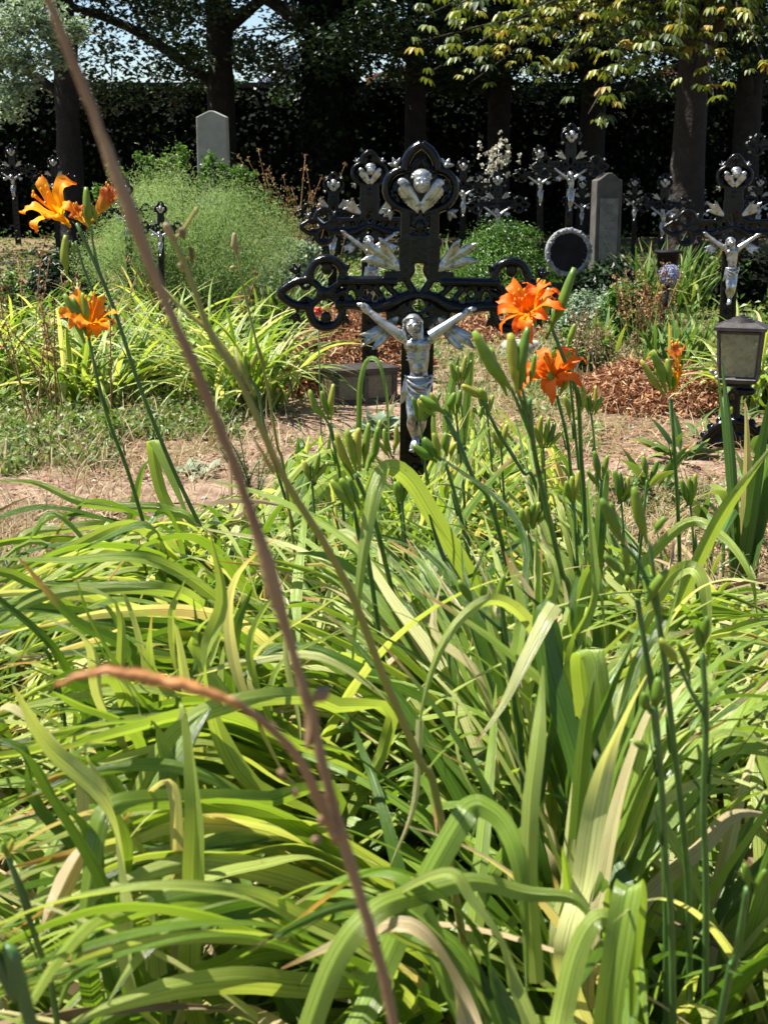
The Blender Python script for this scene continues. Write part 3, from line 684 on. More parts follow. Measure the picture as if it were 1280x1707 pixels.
# ---------------------------------------------------------------- trees
def limb_tree(mt, x, Y, r0, H, lean=0.0, limbs=6, seed=0):
    """tapered trunk with limbs, local to (x,Y)"""
    rg = np.random.default_rng(seed); tips = []
    p = spline([(0, 0, -0.1), (lean * .3, 0, H * .3), (lean * .7, 0.1, H * .65), (lean, 0.1, H)], 26)
    rad = r0 * np.interp(np.linspace(0, 1, 26), [0, .06, .5, 1], [1.35, 1.0, .75, .25])
    rad = rad * (1 + 0.05 * rg.normal(size=26)); tube(mt, p, rad, 12)
    for k in range(limbs):
        f = 0.28 + 0.66 * k / limbs; b = p[int(f * 25)]; a = rg.uniform(0, 6.28); L = H * rg.uniform(.28, .45)
        d = np.array([math.cos(a), math.sin(a) * .7, 0]); q = spline([b, b + d * L * .35 + [0, 0, L * .22], b + d * L * .75 + [0, 0, L * .30], b + d * L + [0, 0, L * .2]], 14)
        tube(mt, q, r0 * np.linspace(.42, .06, 14), 7); tips += [q[9], q[13], q[6]]
        for s in range(2):
            c = q[5 + 4 * s]; a2 = a + rg.uniform(-1.2, 1.2); d2 = np.array([math.cos(a2), math.sin(a2), rg.uniform(-.2, .6)])
            q2 = spline([c, c + d2 * L * .22, c + d2 * L * .42 + [0, 0, -.1]], 8); tube(mt, q2, r0 * np.linspace(.16, .03, 8), 5); tips.append(q2[-1])
    return tips
def tree(label, px, wpx, Y, H, dens, spread, zlo, mat='treeleaf', bark='bark', lean=0.0, seed=1, lsize=(0.07, 0.12), ivy=False, cats='tree'):
    c = P(px, 278, Y); x = c[0]; r0 = wpx / 2 / FPX * Y
    t = thing('tree', label, cats, (x, Y, 0), 'old trees in front of the boundary wall')
    mt = MB(); tips = limb_tree(mt, x, Y, r0, H, lean, 7, seed); mt.build('trunk', M[bark], t)
    rg = np.random.default_rng(seed + 100); mc = MB()
    cl = []
    for k in range(dens):
        if k % 3 == 0 and tips: b = tips[rg.integers(len(tips))] + rg.normal(0, .5, 3)
        else:
            a = rg.uniform(0, 6.28); rr = spread * math.sqrt(rg.uniform(0.02, 1)); b = np.array([rr * math.cos(a), rr * math.sin(a) * .75, rg.uniform(zlo, H + .6) if k % 2 else rg.uniform(zlo, zlo + 2.4)])
        cl.append((b, rg.uniform(.28, .62)))
    for b, s in cl:
        n = int(120 * (s / .4) ** 2); d = rg.normal(size=(n, 3)); d *= (s * rg.uniform(.2, 1, n) ** .6 / np.linalg.norm(d, axis=1))[:, None]
        d[:, 2] *= .55; pos = b + d; pos = pos[pos[:, 2] > zlo - .7]
        scatter_leaves(mc, pos, rg.uniform(*lsize, len(pos)), np.array([[0, 0, 1.0]]), .75, .62)
        tube(mc, spline([b + [0, 0, .35 * s], b, b + d[0] * .7], 5), 0.012, 4, r=0.0)
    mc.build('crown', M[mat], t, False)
    if ivy:
        mi = MB(); n = 9000; a = rg.uniform(0, 6.28, n); z = rg.uniform(.3, H * .75, n); rr = r0 * (1.0 + rg.exponential(.28, n))
        pos = np.stack([rr * np.cos(a) + lean * z / H, rr * np.sin(a), z], 1); nr = np.stack([np.cos(a), np.sin(a), 0 * a + .4], 1)
        scatter_leaves(mi, pos, rg.uniform(.07, .12, n), nr, .6, .8); o = mi.build('ivy', M['ivy'], t, False)
    return t
tree('dark tree with a mid-thick trunk at the left edge, behind the blurred brown stem', 118, 46, 19.5, 8.5, 120, 3.0, 2.05, seed=3)
tree('dark straight tree trunk directly behind the pale gravestone', 372, 50, 21.5, 9.5, 112, 3.2, 2.6, seed=4)
tree('thick ivy-clad tree trunk left of the centre cross', 548, 62, 20.5, 9.0, 135, 2.6, 2.5, seed=5, ivy=True)
tree('slender dark tree just right of the ivy-clad trunk', 692, 36, 22.0, 9.0, 110, 2.6, 2.5, seed=6)
tree('dark tree behind the tall cross with the round plaque', 830, 40, 23.0, 9.0, 160, 2.8, 2.3, seed=7)
tree('dark tree to the right of the brown-barked chestnut, at the frame edge', 1240, 48, 20.0, 8.5, 150, 2.6, 2.2, seed=9)
tree('dark tree standing between the tall cross and the chestnut', 985, 44, 22.5, 9.0, 160, 2.8, 2.3, seed=10)
# horse chestnut whose sunlit sprays hang into the top of the view
c = P(1143, 278, 16.5); t = thing('chestnut_tree', 'horse chestnut with brown bark and drooping yellow-green sunlit sprays', 'tree', (c[0], 16.5, 0))
mt = MB(); limb_tree(mt, 0, 0, 0.22, 8.0, 0.1, 6, 21)
mc = MB(); rg = np.random.default_rng(77)
def spray(mc, mt, start, end, nn, ls, droop=.25):
    mid = (start + end) / 2 + np.array([0, 0, droop]); q = spline([start, mid, end], 16); tube(mt, q, np.linspace(.03, .006, 16), 5)
    for k in range(nn):
        f = .3 + .7 * k / max(1, nn - 1); b = q[int(f * 15)] + rg.normal(0, .14, 3) * [1, 1, .5]; n = 6
        a0 = rg.uniform(0, 6.28); tilt = rg.normal(0, .25, 2); sz = rg.uniform(*ls); r_ = rg.uniform(0, 1)
        for i in range(n):
            a = a0 + (i - 2.5) * .62; d = np.array([math.cos(a), math.sin(a), tilt[0] * math.cos(a) + tilt[1] * math.sin(a) - .15]); s_ = sz * (1 - .09 * abs(i - 2.5))
            path = spline([b, b + d * s_ * .5 + [0, 0, .015], b + d * s_ + [0, 0, -.05 * s_ / .15]], 5)
            blade(mc, path, s_ * .38, side=np.cross(d, [0, 0, 1]), fold=.2, r=np.clip(r_ + rg.normal(0, .08), 0, 1), prof=[.15, .5, .9, 1, .1])
org = np.array([c[0], 16.5, 0])
for (x0, y0, x1, y1, Y0, Y1, nn) in [(1150, 60, 690, 70, 16, 13, 20), (1150, -40, 720, 118, 16, 13.5, 22), (1150, -30, 840, 40, 16, 13, 16), (1140, 0, 980, 190, 16, 12.5, 18), (1150, 40, 1060, 140, 16, 13, 12), (1150, 60, 930, 105, 16, 13, 16), (1180, -20, 1275, 110, 16, 13.5, 14), (1150, 30, 1190, 170, 16, 13, 9),
    (1100, -80, 760, 10, 16, 13, 20), (1150, -90, 1010, 40, 16, 13, 18), (1150, -90, 1130, 60, 16, 13, 14), (1150, 20, 1240, 60, 16, 14, 12), (1100, 10, 800, 90, 16, 14.5, 16), (1120, 30, 1010, 90, 16, 14, 12), (1100, -60, 700, 30, 16, 14.5, 20), (1100, -60, 870, 60, 16, 15, 20), (1180, -60, 960, 20, 15.5, 13.5, 20), (1180, -60, 1080, 90, 15.5, 14, 18), (1200, -60, 1230, 30, 15.5, 14, 18), (1100, -70, 800, -10, 15, 13, 20), (1150, 0, 1040, 150, 16, 14, 14), (1180, 0, 1150, 130, 16, 14.5, 12), (1120, -20, 900, 130, 17, 15.5, 18), (1120, -20, 780, 140, 18, 17, 18)]:
    spray(mc, mt, P(x0, y0, Y0) - org, P(x1, y1, Y1) - org, int(nn * 2.1), (.08, .14))
for k in range(110):  # unseen upper crown, thickened to shade the trunk below
    a = rg.uniform(0, 6.28); e = np.array([3.3 * math.cos(a) * rg.uniform(.4, 1), 2.6 * math.sin(a) * rg.uniform(.4, 1), rg.uniform(3.6, 8)])
    spray(mc, mt, np.array([e[0] * .1, e[1] * .1, e[2] - .2]), e, 12, (.18, .26))
mt.build('trunk', M['bark2'], t); mc.build('crown', M['chestnut'], t, False)
# pale-leaved bough at the far left
c = P(-40, 278, 15); t = thing('tree', 'pale-leaved tree reaching in at the top left corner', 'tree', (c[0], 15, 0))
mt = MB(); limb_tree(mt, 0, 0, .16, 6, .2, 5, 31); mc = MB(); org = np.array([c[0], 15, 0])
for (x, y, s) in [(20, 40, .28), (60, 20, .25), (15, 90, .22), (90, 60, .2), (40, 110, .18), (10, 180, .2), (130, 50, .12), (30, 150, .15), (100, 100, .12)]:
    b = P(x, y, 14) - org; tube(mt, spline([np.array([.1, 0, b[2] - .3]), b * .5 + [0, 0, (b[2]) * .52], b], 9), np.linspace(.04, .008, 9), 5)
    n = int(2200 * s); pos = b + rg.normal(size=(n, 3)) * s * [.6, .6, .4]; scatter_leaves(mc, pos, .06, np.array([[0, 0, 1]]), .8, .6)
mt.build('trunk', M['bark'], t); mc.build('crown', M['grey_leaf'], t, False)
# wooded backdrop beyond the wall
m = MB(); n = 14000
xx = rng.uniform(-16, 16, n); zz = rng.uniform(.2, 7.5, n)
g = np.sin(xx * 1.1) + np.sin(xx * 2.3 + zz) + .8 * np.sin(zz * 2.7 + xx * .6)
keep = (g + rng.normal(0, .6, n)) > .9 - (zz > 5.5) * 1.0 - (xx > 1.2) * .8 + (xx < 0) * .5 
pos = np.stack([xx, 30 + rng.uniform(0, 3, n), zz], 1)[keep]
scatter_leaves(m, pos, .26, None, 1, .6)
tag(m.build('far_wood', M['treeleaf'], None, False), 'dark leafy wood beyond the boundary wall', kind='stuff')

w_ = [o for o in SC.objects if o.name == 'boundary_wall'][0]
m = MB(); n = 9000; X = rng.uniform(-9, 9, n); X = X[(X < -3.1) | (X > -1.2) | (rng.uniform(size=n) < .25)]; n = len(X); hh = .10 + .28 * np.clip(np.sin(X * 2.2) + np.sin(X * .9 + 2) + .5 * np.sin(X * 5.3), -.2, 2)
scatter_leaves(m, np.stack([X, rng.normal(-.05, .22, n), 2.55 + hh * rng.uniform(-.5, 1, n)], 1), rng.uniform(.07, .12, n), None, 1, .8)
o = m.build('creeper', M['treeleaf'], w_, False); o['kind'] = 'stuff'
# ---------------------------------------------------------------- daylilies
LIMX = [-400, 0, 150, 300, 430, 500, 560, 650, 670, 715, 740, 780, 900, 960, 1000, 1100, 1280, 1700]
LIMY = [1000, 985, 930, 850, 800, 730, 700, 750, 805, 780, 640, 650, 700, 720, 820, 940, 985, 960]
def fits(path, slack=0):
    if (path[:, 1] < 0.62).any(): return False
    if path[:, 2].min() < -0.02: pass
    px, py = proj(path[2:]); near = np.hypot(path[2:, 0], path[2:, 1]) 
    lim = np.interp(px, LIMX, LIMY) + slack
    return bool((py > lim).all())
def frame(d):
    d = nz(d); h = np.array([0, 0, 1.0]) if abs(d[2]) < .9 else np.array([1.0, 0, 0])
    a = nz(np.cross(d, h)); return a, np.cross(d, a), d
def flower(parent, base, face, L, n=6, mat='petal', double=False, closed=0.0, seed=0, name='flower', roll=0.0, label=None):
    rg = np.random.default_rng(seed); m = MB(); a, b, d = frame(np.asarray(face) - np.asarray(base)); base = np.asarray(base, float)
    rings = [(n, 1.0, 0.0, 1.0)] + ([(6, .90, .5, .78), (6, .74, .2, .55), (5, .55, .4, .3)] if double else [])
    for cnt, sc, off, op in rings:
        for k in range(cnt):
            th = roll + (k + off) * 2 * math.pi / cnt + rg.normal(0, .12); e = math.cos(th) * a + math.sin(th) * b; l = L * sc * rg.uniform(.92, 1.1)
            o = op * (1 - closed) * rg.uniform(.85, 1.15); rc = rg.uniform(-.25, .12)
            pts = [base, base + d * l * .22 + e * l * .04, base + d * l * .48 + e * l * (.08 + .10 * o), base + d * l * (.74 - .05 * o) + e * l * (.14 + .30 * o), base + d * l * (.90 - .22 * o + rc * .4) + e * l * (.16 + .52 * o), base + d * l * (.98 - .48 * o + rc) + e * l * (.14 + .66 * o)]
            wdt = L * (.33 if (k % 2 == 0 or double) else .25) * (.8 if sc < 1 else 1)
            blade(m, spline(pts, 18), wdt, side=np.cross(e, d) + rg.normal(0, .12, 3), fold=.18, r=rg.uniform(), five=True, wavy=.11, twist=rg.normal(0, .55), prof=[.14, .2, .34, .70, .92, .9, .62, .08])
    for k in range(6):          # stamens
        th = k * 1.05 + rg.normal(0, .2); e = math.cos(th) * a + math.sin(th) * b
        q = spline([base + d * L * .35, base + d * L * .72 + e * L * .05, base + d * L * (.95 + .05 * rg.normal()) + e * L * .14 + np.array([0, 0, .08 * L])], 8)
        tube(m, q, .0010, 5); ellipsoid(m, q[-1], (.0022, .0022, .004), None, 6, 5)
    o = m.build(name, M[mat], parent, True)
    if label: o['label'] = label
    return o
def bud(parent, p0, p1, r, mat='bud', name='bud', rv=None):
    p0 = np.asarray(p0, float); p1 = np.asarray(p1, float); m = MB(); L = np.linalg.norm(p1 - p0)
    bend = rng.normal(0, .03, 3) * L
    q = spline([p0, p0 * .72 + p1 * .28 + bend * .3, (p0 + p1) / 2 + bend, p1], 16)
    n0 = m.n; tube(m, q, r * np.array([.30, .34, .46, .66, .84, .95, 1.0, .96, .80, .42]) * .88, 9, r=(rng.uniform(0, 1) if rv is None else rv))
    v = m.v[-1]; k = 9                     # three-ridged section
    for i in range(16):
        s = v[i * k:(i + 1) * k]; c = s.mean(0); m.v[-1][i * k:(i + 1) * k] = c + (s - c) * (1 + .06 * np.cos(3 * np.linspace(0, 2 * np.pi, k, endpoint=False)))[:, None]
    return m.build(name, M[mat], parent)
class Plant:
    def __init__(s, name, label, cat, x, y, group=None):
        s.t = thing(name, label, cat, (x, y, 0), group); s.o = np.array([x, y, 0.0]); s.lv = MB()
    def leaves(s, n, Lr=(.55, .95), e=(58, 86), bend=(60, 150), wid=(.013, .026), azc=None, azs=None, kink=.08, rad=.07, rr=(.1, .9), slack=0, fit=True):
        k = 0; tries = 0
        while k < n and tries < n * 12:
            tries += 1
            az = rng.uniform(0, 6.283) if (azc is None or rng.uniform() < .22) else rng.normal(azc, azs)
            a = rng.uniform(0, 6.283); r_ = rad * math.sqrt(rng.uniform()); b = np.array([r_ * math.cos(a), r_ * math.sin(a), -.01])
            kk = (rng.uniform(.35, .75), R(rng.uniform(50, 130))) if rng.uniform() < kink else None
            p = arch(b, az, rng.uniform(*Lr), R(rng.uniform(*e)), R(rng.uniform(*bend)), 18, rng.uniform(.9, 1.8), kk, rng.normal(0, .3))
            p[:, 2] = np.where((p[:, 2] < .012) & (np.arange(18) > 3), .012 + .01 * rng.uniform(), p[:, 2])
            if fit and not fits(p + s.o, slack): continue
            side = np.array([-math.sin(az), math.cos(az), 0]) + rng.normal(0, .25, 3)
            rv = rng.uniform(*rr)
            if rng.uniform() < .05: rv = .98
            blade(s.lv, p, rng.uniform(*wid), side=side, fold=rng.uniform(.1, .5), r=rv, twist=rng.normal(0, .4), five=False)
            k += 1
        return s
    def done(s, mat='lily', name='leaves'):
        s.lv.build(name, M[mat], s.t); return s
    def leaf(s, pts, wid, r=.5, side=None, fold=.3, prof=None, tipdry=False, mat='lily', twist=0.0, name='leaf', label=None):
        q = np.array([P(a, b, c) for a, b, c in pts]) - s.o
        if .06 < q[0][2] < .47 and side is None and prof:      # carry the blade down to its crown
            q = np.vstack([[rng.normal(0, .04), rng.normal(0, .04), -.01], q]); prof = [prof[0] * .9] + list(prof)
        m = MB(); p = spline(q, 34)
        if prof and prof[-1] < .72: prof = list(prof[:-1]) + [prof[-1] * .8, .04] if prof[-1] > .12 else prof
        if side is None:
            blade(m, p + s.o, wid * .78, None, fold, r, twist, True, prof)
        else: blade(m, p + s.o, wid * .78, side, fold, r, twist, True, prof)
        o = m.build(name, M[mat], s.t, True, s.o)
        if label: o['label'] = label
        return o
    def stalk(s, pts, r0=.0042, r1=.0026, buds=(), flowers=(), branches=(), mat='stalk', bmat='bud', ground=True, name='flower_stalk', bracts=2, label=None, gshift=(0, 0)):
        """pts from top to bottom as (px,py,Y); the stem is carried on down to the soil"""
        q = [P(*a) for a in pts]
        if ground:
            a, b = q[-2], q[-1]; d = nz(b - a); e = b + d * min(.45, b[2] * .8 / max(.25, -d[2]))
            e[2] = -0.02; e[:2] += gshift
            e[:2] = b[:2] + (e[:2] - b[:2]) * .8 ; q.append(e)
        q = np.array(q)[::-1] - s.o
        m = MB(); p = spline(q, 44); tube(m, p, np.linspace(r0, r1, 44), 9)
        for br in branches:
            w_ = np.array([P(*a) for a in br])[::-1] - s.o; tube(m, spline(w_, 14), np.linspace(r1 * .95, r1 * .6, 14), 7)
        for k in range(bracts):
            f = p[int(44 * (.55 + .32 * k / max(1, bracts)))]; g = p[int(44 * (.55 + .32 * k / max(1, bracts))) + 3]; dd = nz(g - f)
            sd = nz(rng.normal(size=3)); blade(m, spline([f + sd * r0, f + dd * .02 + sd * r0 * 1.6, f + dd * .045 + sd * r0 * 2.6], 7), .009, side=np.cross(dd, sd), fold=.5, prof=[1, .9, .6, .1])
        st = m.build(name, M[mat], s.t)
        if label: st['label'] = label
        for bd in buds:
            (x0, y0, x1, y1, Y, rpx) = bd[:6]; mm = bd[6] if len(bd) > 6 else bmat
            bud(st, P(x0, y0, Y) - s.o, P(x1, y1, Y - .004) - s.o, rpx / FPX * Y, mm, 'bud' if mm == 'bud' else 'seed_pod')
        for fl in flowers:
            x0, y0, Y0, x1, y1, Y1, L = fl[:7]; kw = fl[7] if len(fl) > 7 else {}
            flower(st, P(x0, y0, Y0) - s.o, P(x1, y1, Y1) - s.o, L, **kw)
        return st
DL = 'daylily clumps filling the foreground'
def lily(label, x, y): return Plant('daylily', label, 'daylily', x, y, DL)
# --- left pair of flower stalks
A = lily('daylily clump left of centre carrying the two leftmost orange flower stalks', -0.42, 3.0)
A.leaves(130, (.7, 1.1), bend=(80, 140), rad=.12, azc=3.3, azs=.9).done()
A.stalk([(128, 372, 2.7), (185, 500, 2.7), (232, 640, 2.72), (288, 780, 2.76), (340, 890, 2.8), (372, 965, 2.82)], .0052, .0034,
    buds=[(150, 385, 144, 312, 2.69, 8), (163, 372, 150, 338, 2.7, 6), (112, 460, 110, 392, 2.7, 8), (125, 425, 122, 405, 2.7, 4)],
    flowers=[(118, 378, 2.7, 58, 318, 2.62, .105, dict(seed=3, closed=.38, mat='petal_y', label='wide open golden-orange trumpet flower')),
             (152, 372, 2.72, 205, 290, 2.7, .085, dict(seed=9, closed=.97, mat='petal_dry', label='closed faded orange flower')),
             (148, 380, 2.68, 118, 340, 2.66, .05, dict(seed=8, closed=.75, mat='petal_dry', label='small withered flower'))],
    branches=[[(126, 402, 2.7), (142, 452, 2.7), (165, 505, 2.7), (190, 540, 2.7)], [(152, 380, 2.7), (157, 415, 2.7), (165, 450, 2.7)]])
A.stalk([(148, 562, 2.62), (165, 640, 2.62), (185, 710, 2.64), (215, 790, 2.68), (245, 890, 2.72), (272, 985, 2.76)], .0048, .003,
    buds=[(142, 572, 108, 490, 2.58, 9), (146, 560, 122, 496, 2.59, 8), (148, 545, 138, 488, 2.58, 7)],
    flowers=[(148, 565, 2.62, 158, 480, 2.56, .092, dict(seed=14, double=True, closed=.25, mat='petal_y', label='ragged double golden-orange flower'))])
# --- centre buds
B = lily('daylily clump in the centre with tight green bud clusters below the figure of Christ', 0.02, 2.35)
B.leaves(120, (.6, 1.0), e=(58, 86), bend=(50, 120), rad=.11, azc=-2.6, azs=1.5).done()
B.stalk([(592, 790, 1.95), (625, 870, 1.96), (655, 990, 2.0), (690, 1110, 2.03), (712, 1210, 2.06)], .0048, .0032,
    buds=[(590, 790, 560, 722, 1.94, 8), (594, 785, 578, 716, 1.93, 9), (600, 785, 598, 714, 1.93, 9), (606, 780, 615, 705, 1.94, 8), (612, 785, 630, 712, 1.95, 8), (590, 800, 558, 735, 1.96, 7), (622, 770, 634, 700, 1.96, 7)])
B.stalk([(590, 850, 1.9), (602, 905, 1.9), (618, 960, 1.92)], .004, .0028, buds=[(588, 852, 552, 800, 1.89, 9), (592, 850, 568, 798, 1.89, 9), (600, 850, 582, 796, 1.9, 8)])
B.stalk([(742, 770, 2.05), (765, 850, 2.06), (783, 935, 2.08), (800, 1020, 2.1)], .004, .0028,
    buds=[(728, 770, 688, 742, 2.04, 9), (735, 768, 706, 730, 2.04, 10), (745, 760, 742, 722, 2.04, 8), (733, 762, 722, 722, 2.03, 7), (750, 765, 760, 738, 2.05, 6)])
B.stalk([(740, 690, 2.2), (762, 730, 2.2), (790, 800, 2.2), (835, 900, 2.24)], .0044, .003,
    buds=[(742, 690, 700, 660, 2.19, 9), (735, 685, 718, 655, 2.19, 6), (748, 688, 758, 655, 2.2, 8), (725, 695, 700, 668, 2.2, 7)])
B.stalk([(798, 655, 2.35), (830, 720, 2.36), (870, 785, 2.38), (905, 850, 2.4)], .004, .0026, buds=[(805, 665, 770, 642, 2.35, 8), (812, 668, 800, 648, 2.34, 7), (795, 690, 788, 680, 2.35, 5), (800, 700, 805, 678, 2.36, 5)])
B.stalk([(548, 705, 2.5), (560, 760, 2.5), (572, 850, 2.55)], .0036, .0024, buds=[(548, 706, 516, 650, 2.5, 7), (549, 700, 536, 652, 2.5, 6), (552, 700, 556, 640, 2.5, 6)])
B.stalk([(430, 650, 2.9), (447, 735, 2.9), (490, 880, 2.92), (525, 1020, 2.95)], .0042, .0026, buds=[(415, 630, 408, 590, 2.9, 6), (416, 625, 428, 588, 2.9, 6), (412, 625, 398, 600, 2.9, 5)], branches=[[(415, 626, 2.9), (430, 655, 2.9)]])
# --- right flowers
C = lily('daylily clump right of the figure bearing the two bright double orange blooms', 0.42, 2.85)
C.leaves(110, (.5, .85), e=(64, 88), bend=(40, 120), rad=.10).done()
C.stalk([(915, 535, 2.6), (940, 600, 2.6), (962, 660, 2.62), (968, 760, 2.66), (975, 880, 2.7)], .0052, .0034,
    buds=[(910, 565, 957, 446, 2.58, 10), (888, 560, 866, 535, 2.6, 8), (905, 540, 915, 480, 2.6, 9), (893, 545, 880, 500, 2.6, 8)],
    flowers=[(893, 532, 2.6, 846, 474, 2.5, .088, dict(seed=22, double=True, label='large spiky double orange flower')), (892, 510, 2.63, 905, 462, 2.6, .05, dict(seed=23))])
C.stalk([(928, 660, 2.6), (946, 740, 2.62), (955, 850, 2.66), (962, 940, 2.7)], .0044, .003,
    buds=[(925, 660, 915, 620, 2.58, 7), (932, 660, 945, 625, 2.6, 6), (920, 660, 900, 640, 2.6, 6)],
    flowers=[(924, 648, 2.62, 914, 585, 2.56, .080, dict(seed=31, double=True, n=7, label='rounded double orange flower'))])
C.stalk([(944, 585, 2.75), (950, 640, 2.75), (962, 760, 2.78), (975, 900, 2.8)], .0036, .0024, buds=[(946, 578, 958, 540, 2.74, 6), (946, 600, 945, 575, 2.75, 5), (960, 700, 975, 650, 2.75, 7), (950, 700, 940, 660, 2.75, 6)])
D = lily('daylily clump with the tallest long green buds just left of the orange blooms', 0.20, 1.95)
D.leaves(100, (.55, .9), e=(66, 88), bend=(40, 120), rad=.09).done()
D.stalk([(882, 665, 1.62), (890, 750, 1.63), (912, 850, 1.66), (935, 950, 1.7), (960, 1060, 1.74)], .0042, .003,
    buds=[(852, 650, 790, 552, 1.6, 13), (862, 655, 850, 556, 1.6, 13), (868, 650, 880, 545, 1.6, 11), (845, 660, 818, 580, 1.62, 9), (876, 640, 868, 590, 1.62, 8), (882, 645, 892, 590, 1.62, 6)],
    branches=[[(852, 648, 1.61), (870, 690, 1.62), (888, 735, 1.63)], [(862, 650, 1.61), (876, 690, 1.62), (889, 730, 1.63)], [(870, 648, 1.61), (880, 690, 1.62)]])
D.stalk([(835, 1000, 1.55), (845, 1080, 1.56), (858, 1180, 1.58), (870, 1290, 1.6)], .004, .003, buds=[(828, 1010, 840, 958, 1.54, 8), (790, 1010, 765, 968, 1.55, 9), (812, 1005, 800, 975, 1.55, 6)], branches=[[(790, 1010, 1.55), (835, 1050, 1.56)]])
# --- right-hand stalks
E = lily('daylily clump at right with a shrivelled orange flower above green buds', 0.74, 3.1)
E.leaves(55, (.5, .85), e=(60, 86), bend=(50, 130), rad=.10).done()
E.stalk([(1118, 665, 2.55), (1124, 760, 2.56), (1130, 870, 2.6), (1132, 975, 2.64)], .0048, .003,
    buds=[(1108, 660, 1068, 600, 2.54, 7), (1110, 655, 1086, 585, 2.53, 9), (1116, 650, 1112, 598, 2.54, 8), (1120, 650, 1126, 612, 2.55, 7), (1104, 640, 1092, 615, 2.55, 5)],
    flowers=[(1124, 655, 2.55, 1130, 600, 2.54, .052, dict(seed=40, closed=.97, mat='petal_y')), (1132, 618, 2.54, 1122, 560, 2.53, .052, dict(seed=41, closed=.72, mat='petal_dry', label='shrivelled red-orange flower'))])
F = lily('daylily clump at lower right with tall blue-green stalks of blurred buds', 0.30, 1.45)
F.leaves(90, (.55, .85), e=(64, 88), bend=(30, 110), rad=.08, wid=(.020, .032)).done()
F.stalk([(1092, 1000, 1.22), (1105, 1090, 1.22), (1120, 1220, 1.23), (1140, 1400, 1.25), (1148, 1560, 1.27)], .0038, .0028,
    buds=[(1040, 910, 1002, 832, 1.2, 11), (1078, 905, 1056, 812, 1.2, 12), (1090, 890, 1108, 862, 1.22, 8), (1074, 890, 1070, 852, 1.22, 6), (1030, 870, 1018, 838, 1.22, 7)],
    branches=[[(1038, 905, 1.21), (1070, 950, 1.21), (1098, 1030, 1.22)], [(1080, 900, 1.21), (1090, 960, 1.21), (1100, 1040, 1.22)]])
F.stalk([(1062, 1000, 1.2), (1078, 1100, 1.2), (1095, 1220, 1.21), (1105, 1400, 1.22), (1110, 1600, 1.24)], .0036, .0026,
    buds=[(1040, 960, 1008, 925, 1.2, 9), (1046, 955, 1040, 912, 1.2, 9), (1075, 1010, 1112, 950, 1.2, 11), (1052, 985, 1045, 960, 1.2, 8)])
F.stalk([(1170, 1090, 1.15), (1176, 1200, 1.15), (1172, 1350, 1.16), (1176, 1550, 1.18)], .0036, .0026, buds=[(1168, 1085, 1160, 1040, 1.15, 8), (1172, 1080, 1178, 1028, 1.15, 9), (1132, 1110, 1100, 1065, 1.15, 10), (1150, 1140, 1128, 1068, 1.16, 7)], branches=[[(1132, 1108, 1.15), (1150, 1150, 1.15), (1174, 1190, 1.15)]])
F.stalk([(1088, 1180, 1.08), (1100, 1280, 1.08), (1110, 1450, 1.1), (1120, 1600, 1.12)], .0034, .0026, buds=[(1084, 1190, 1072, 1155, 1.08, 10), (1092, 1185, 1096, 1130, 1.08, 13), (1076, 1250, 1056, 1236, 1.08, 8)])
F.stalk([(1245, 1480, .98), (1225, 1600, 1.0), (1200, 1700, 1.02)], .0036, .0028, buds=[(1248, 1480, 1240, 1440, .98, 10), (1256, 1490, 1275, 1450, .98, 9)])
# --- traced large blades
B.leaf([(905, 1240, 2.2), (850, 1090, 2.12), (785, 965, 2.06), (722, 860, 2.0), (684, 800, 1.97), (648, 780, 1.94), (625, 820, 1.9), (606, 920, 1.87), (594, 1020, 1.86), (586, 1130, 1.86)], .036, .62, fold=.25, prof=[.7, .9, 1, 1, 1, .98, .9, .75, .5, .3, .05], label='broad blade folded over in front of the foot of the cross')
D.leaf([(690, 1360, 1.42), (700, 1200, 1.42), (735, 1080, 1.43), (790, 1012, 1.46), (840, 1003, 1.5), (890, 1050, 1.54), (930, 1150, 1.58), (975, 1300, 1.62), (1020, 1500, 1.66)][::-1], .022, .70, fold=.3, prof=[1, 1, 1, 1, .9, .8, .7, .5, .15])
D.leaf([(650, 1445, 1.40), (690, 1340, 1.41), (700, 1200, 1.42)][::-1], .013, .9, prof=[.9, .7, .1])
D.leaf([(1035, 1560, 1.32), (1000, 1400, 1.36), (955, 1240, 1.42), (915, 1110, 1.46), (905, 1030, 1.48), (925, 1008, 1.49)], .036, .12, fold=.35, prof=[.8, 1, 1, 1, .9, .75], label='dark green upright blade leaning left')
D.leaf([(925, 1008, 1.49), (905, 1040, 1.47), (870, 1110, 1.44), (835, 1180, 1.42), (790, 1242, 1.40)], .024, .84, fold=.2, prof=[1, .95, .75, .4, .05])
F.leaf([(895, 1640, 1.12), (882, 1480, 1.13), (884, 1350, 1.14), (897, 1230, 1.16), (905, 1110, 1.2)], .021, .66, prof=[.9, 1, 1, .9, .1])
K = lily('daylily clump at the bottom centre with the big folded blade', 0.0, 1.25)
K.leaves(80, (.5, .8), e=(40, 84), bend=(50, 130), rad=.08, wid=(.015, .030), slack=300, azc=3.3, azs=1.2).done()
K.leaf([(560, 1900, 1.0), (630, 1640, 1.08), (700, 1490, 1.12), (770, 1366, 1.15), (788, 1345, 1.16), (806, 1346, 1.16), (838, 1372, 1.15), (862, 1430, 1.13), (875, 1540, 1.12), (878, 1690, 1.10)], .031, .45, fold=.35, prof=[.9, 1, 1, 1, 1, .85, .8, .7, .4], label='broad blade with a sharp fold at its top')
K.leaf([(500, 1760, .98), (560, 1600, 1.0), (625, 1520, 1.02), (700, 1490, 1.06), (790, 1470, 1.1), (880, 1490, 1.12), (960, 1500, 1.13), (1000, 1560, 1.12)], .027, .55, prof=[1, 1, 1, .95, .8, .7, .5, .1])
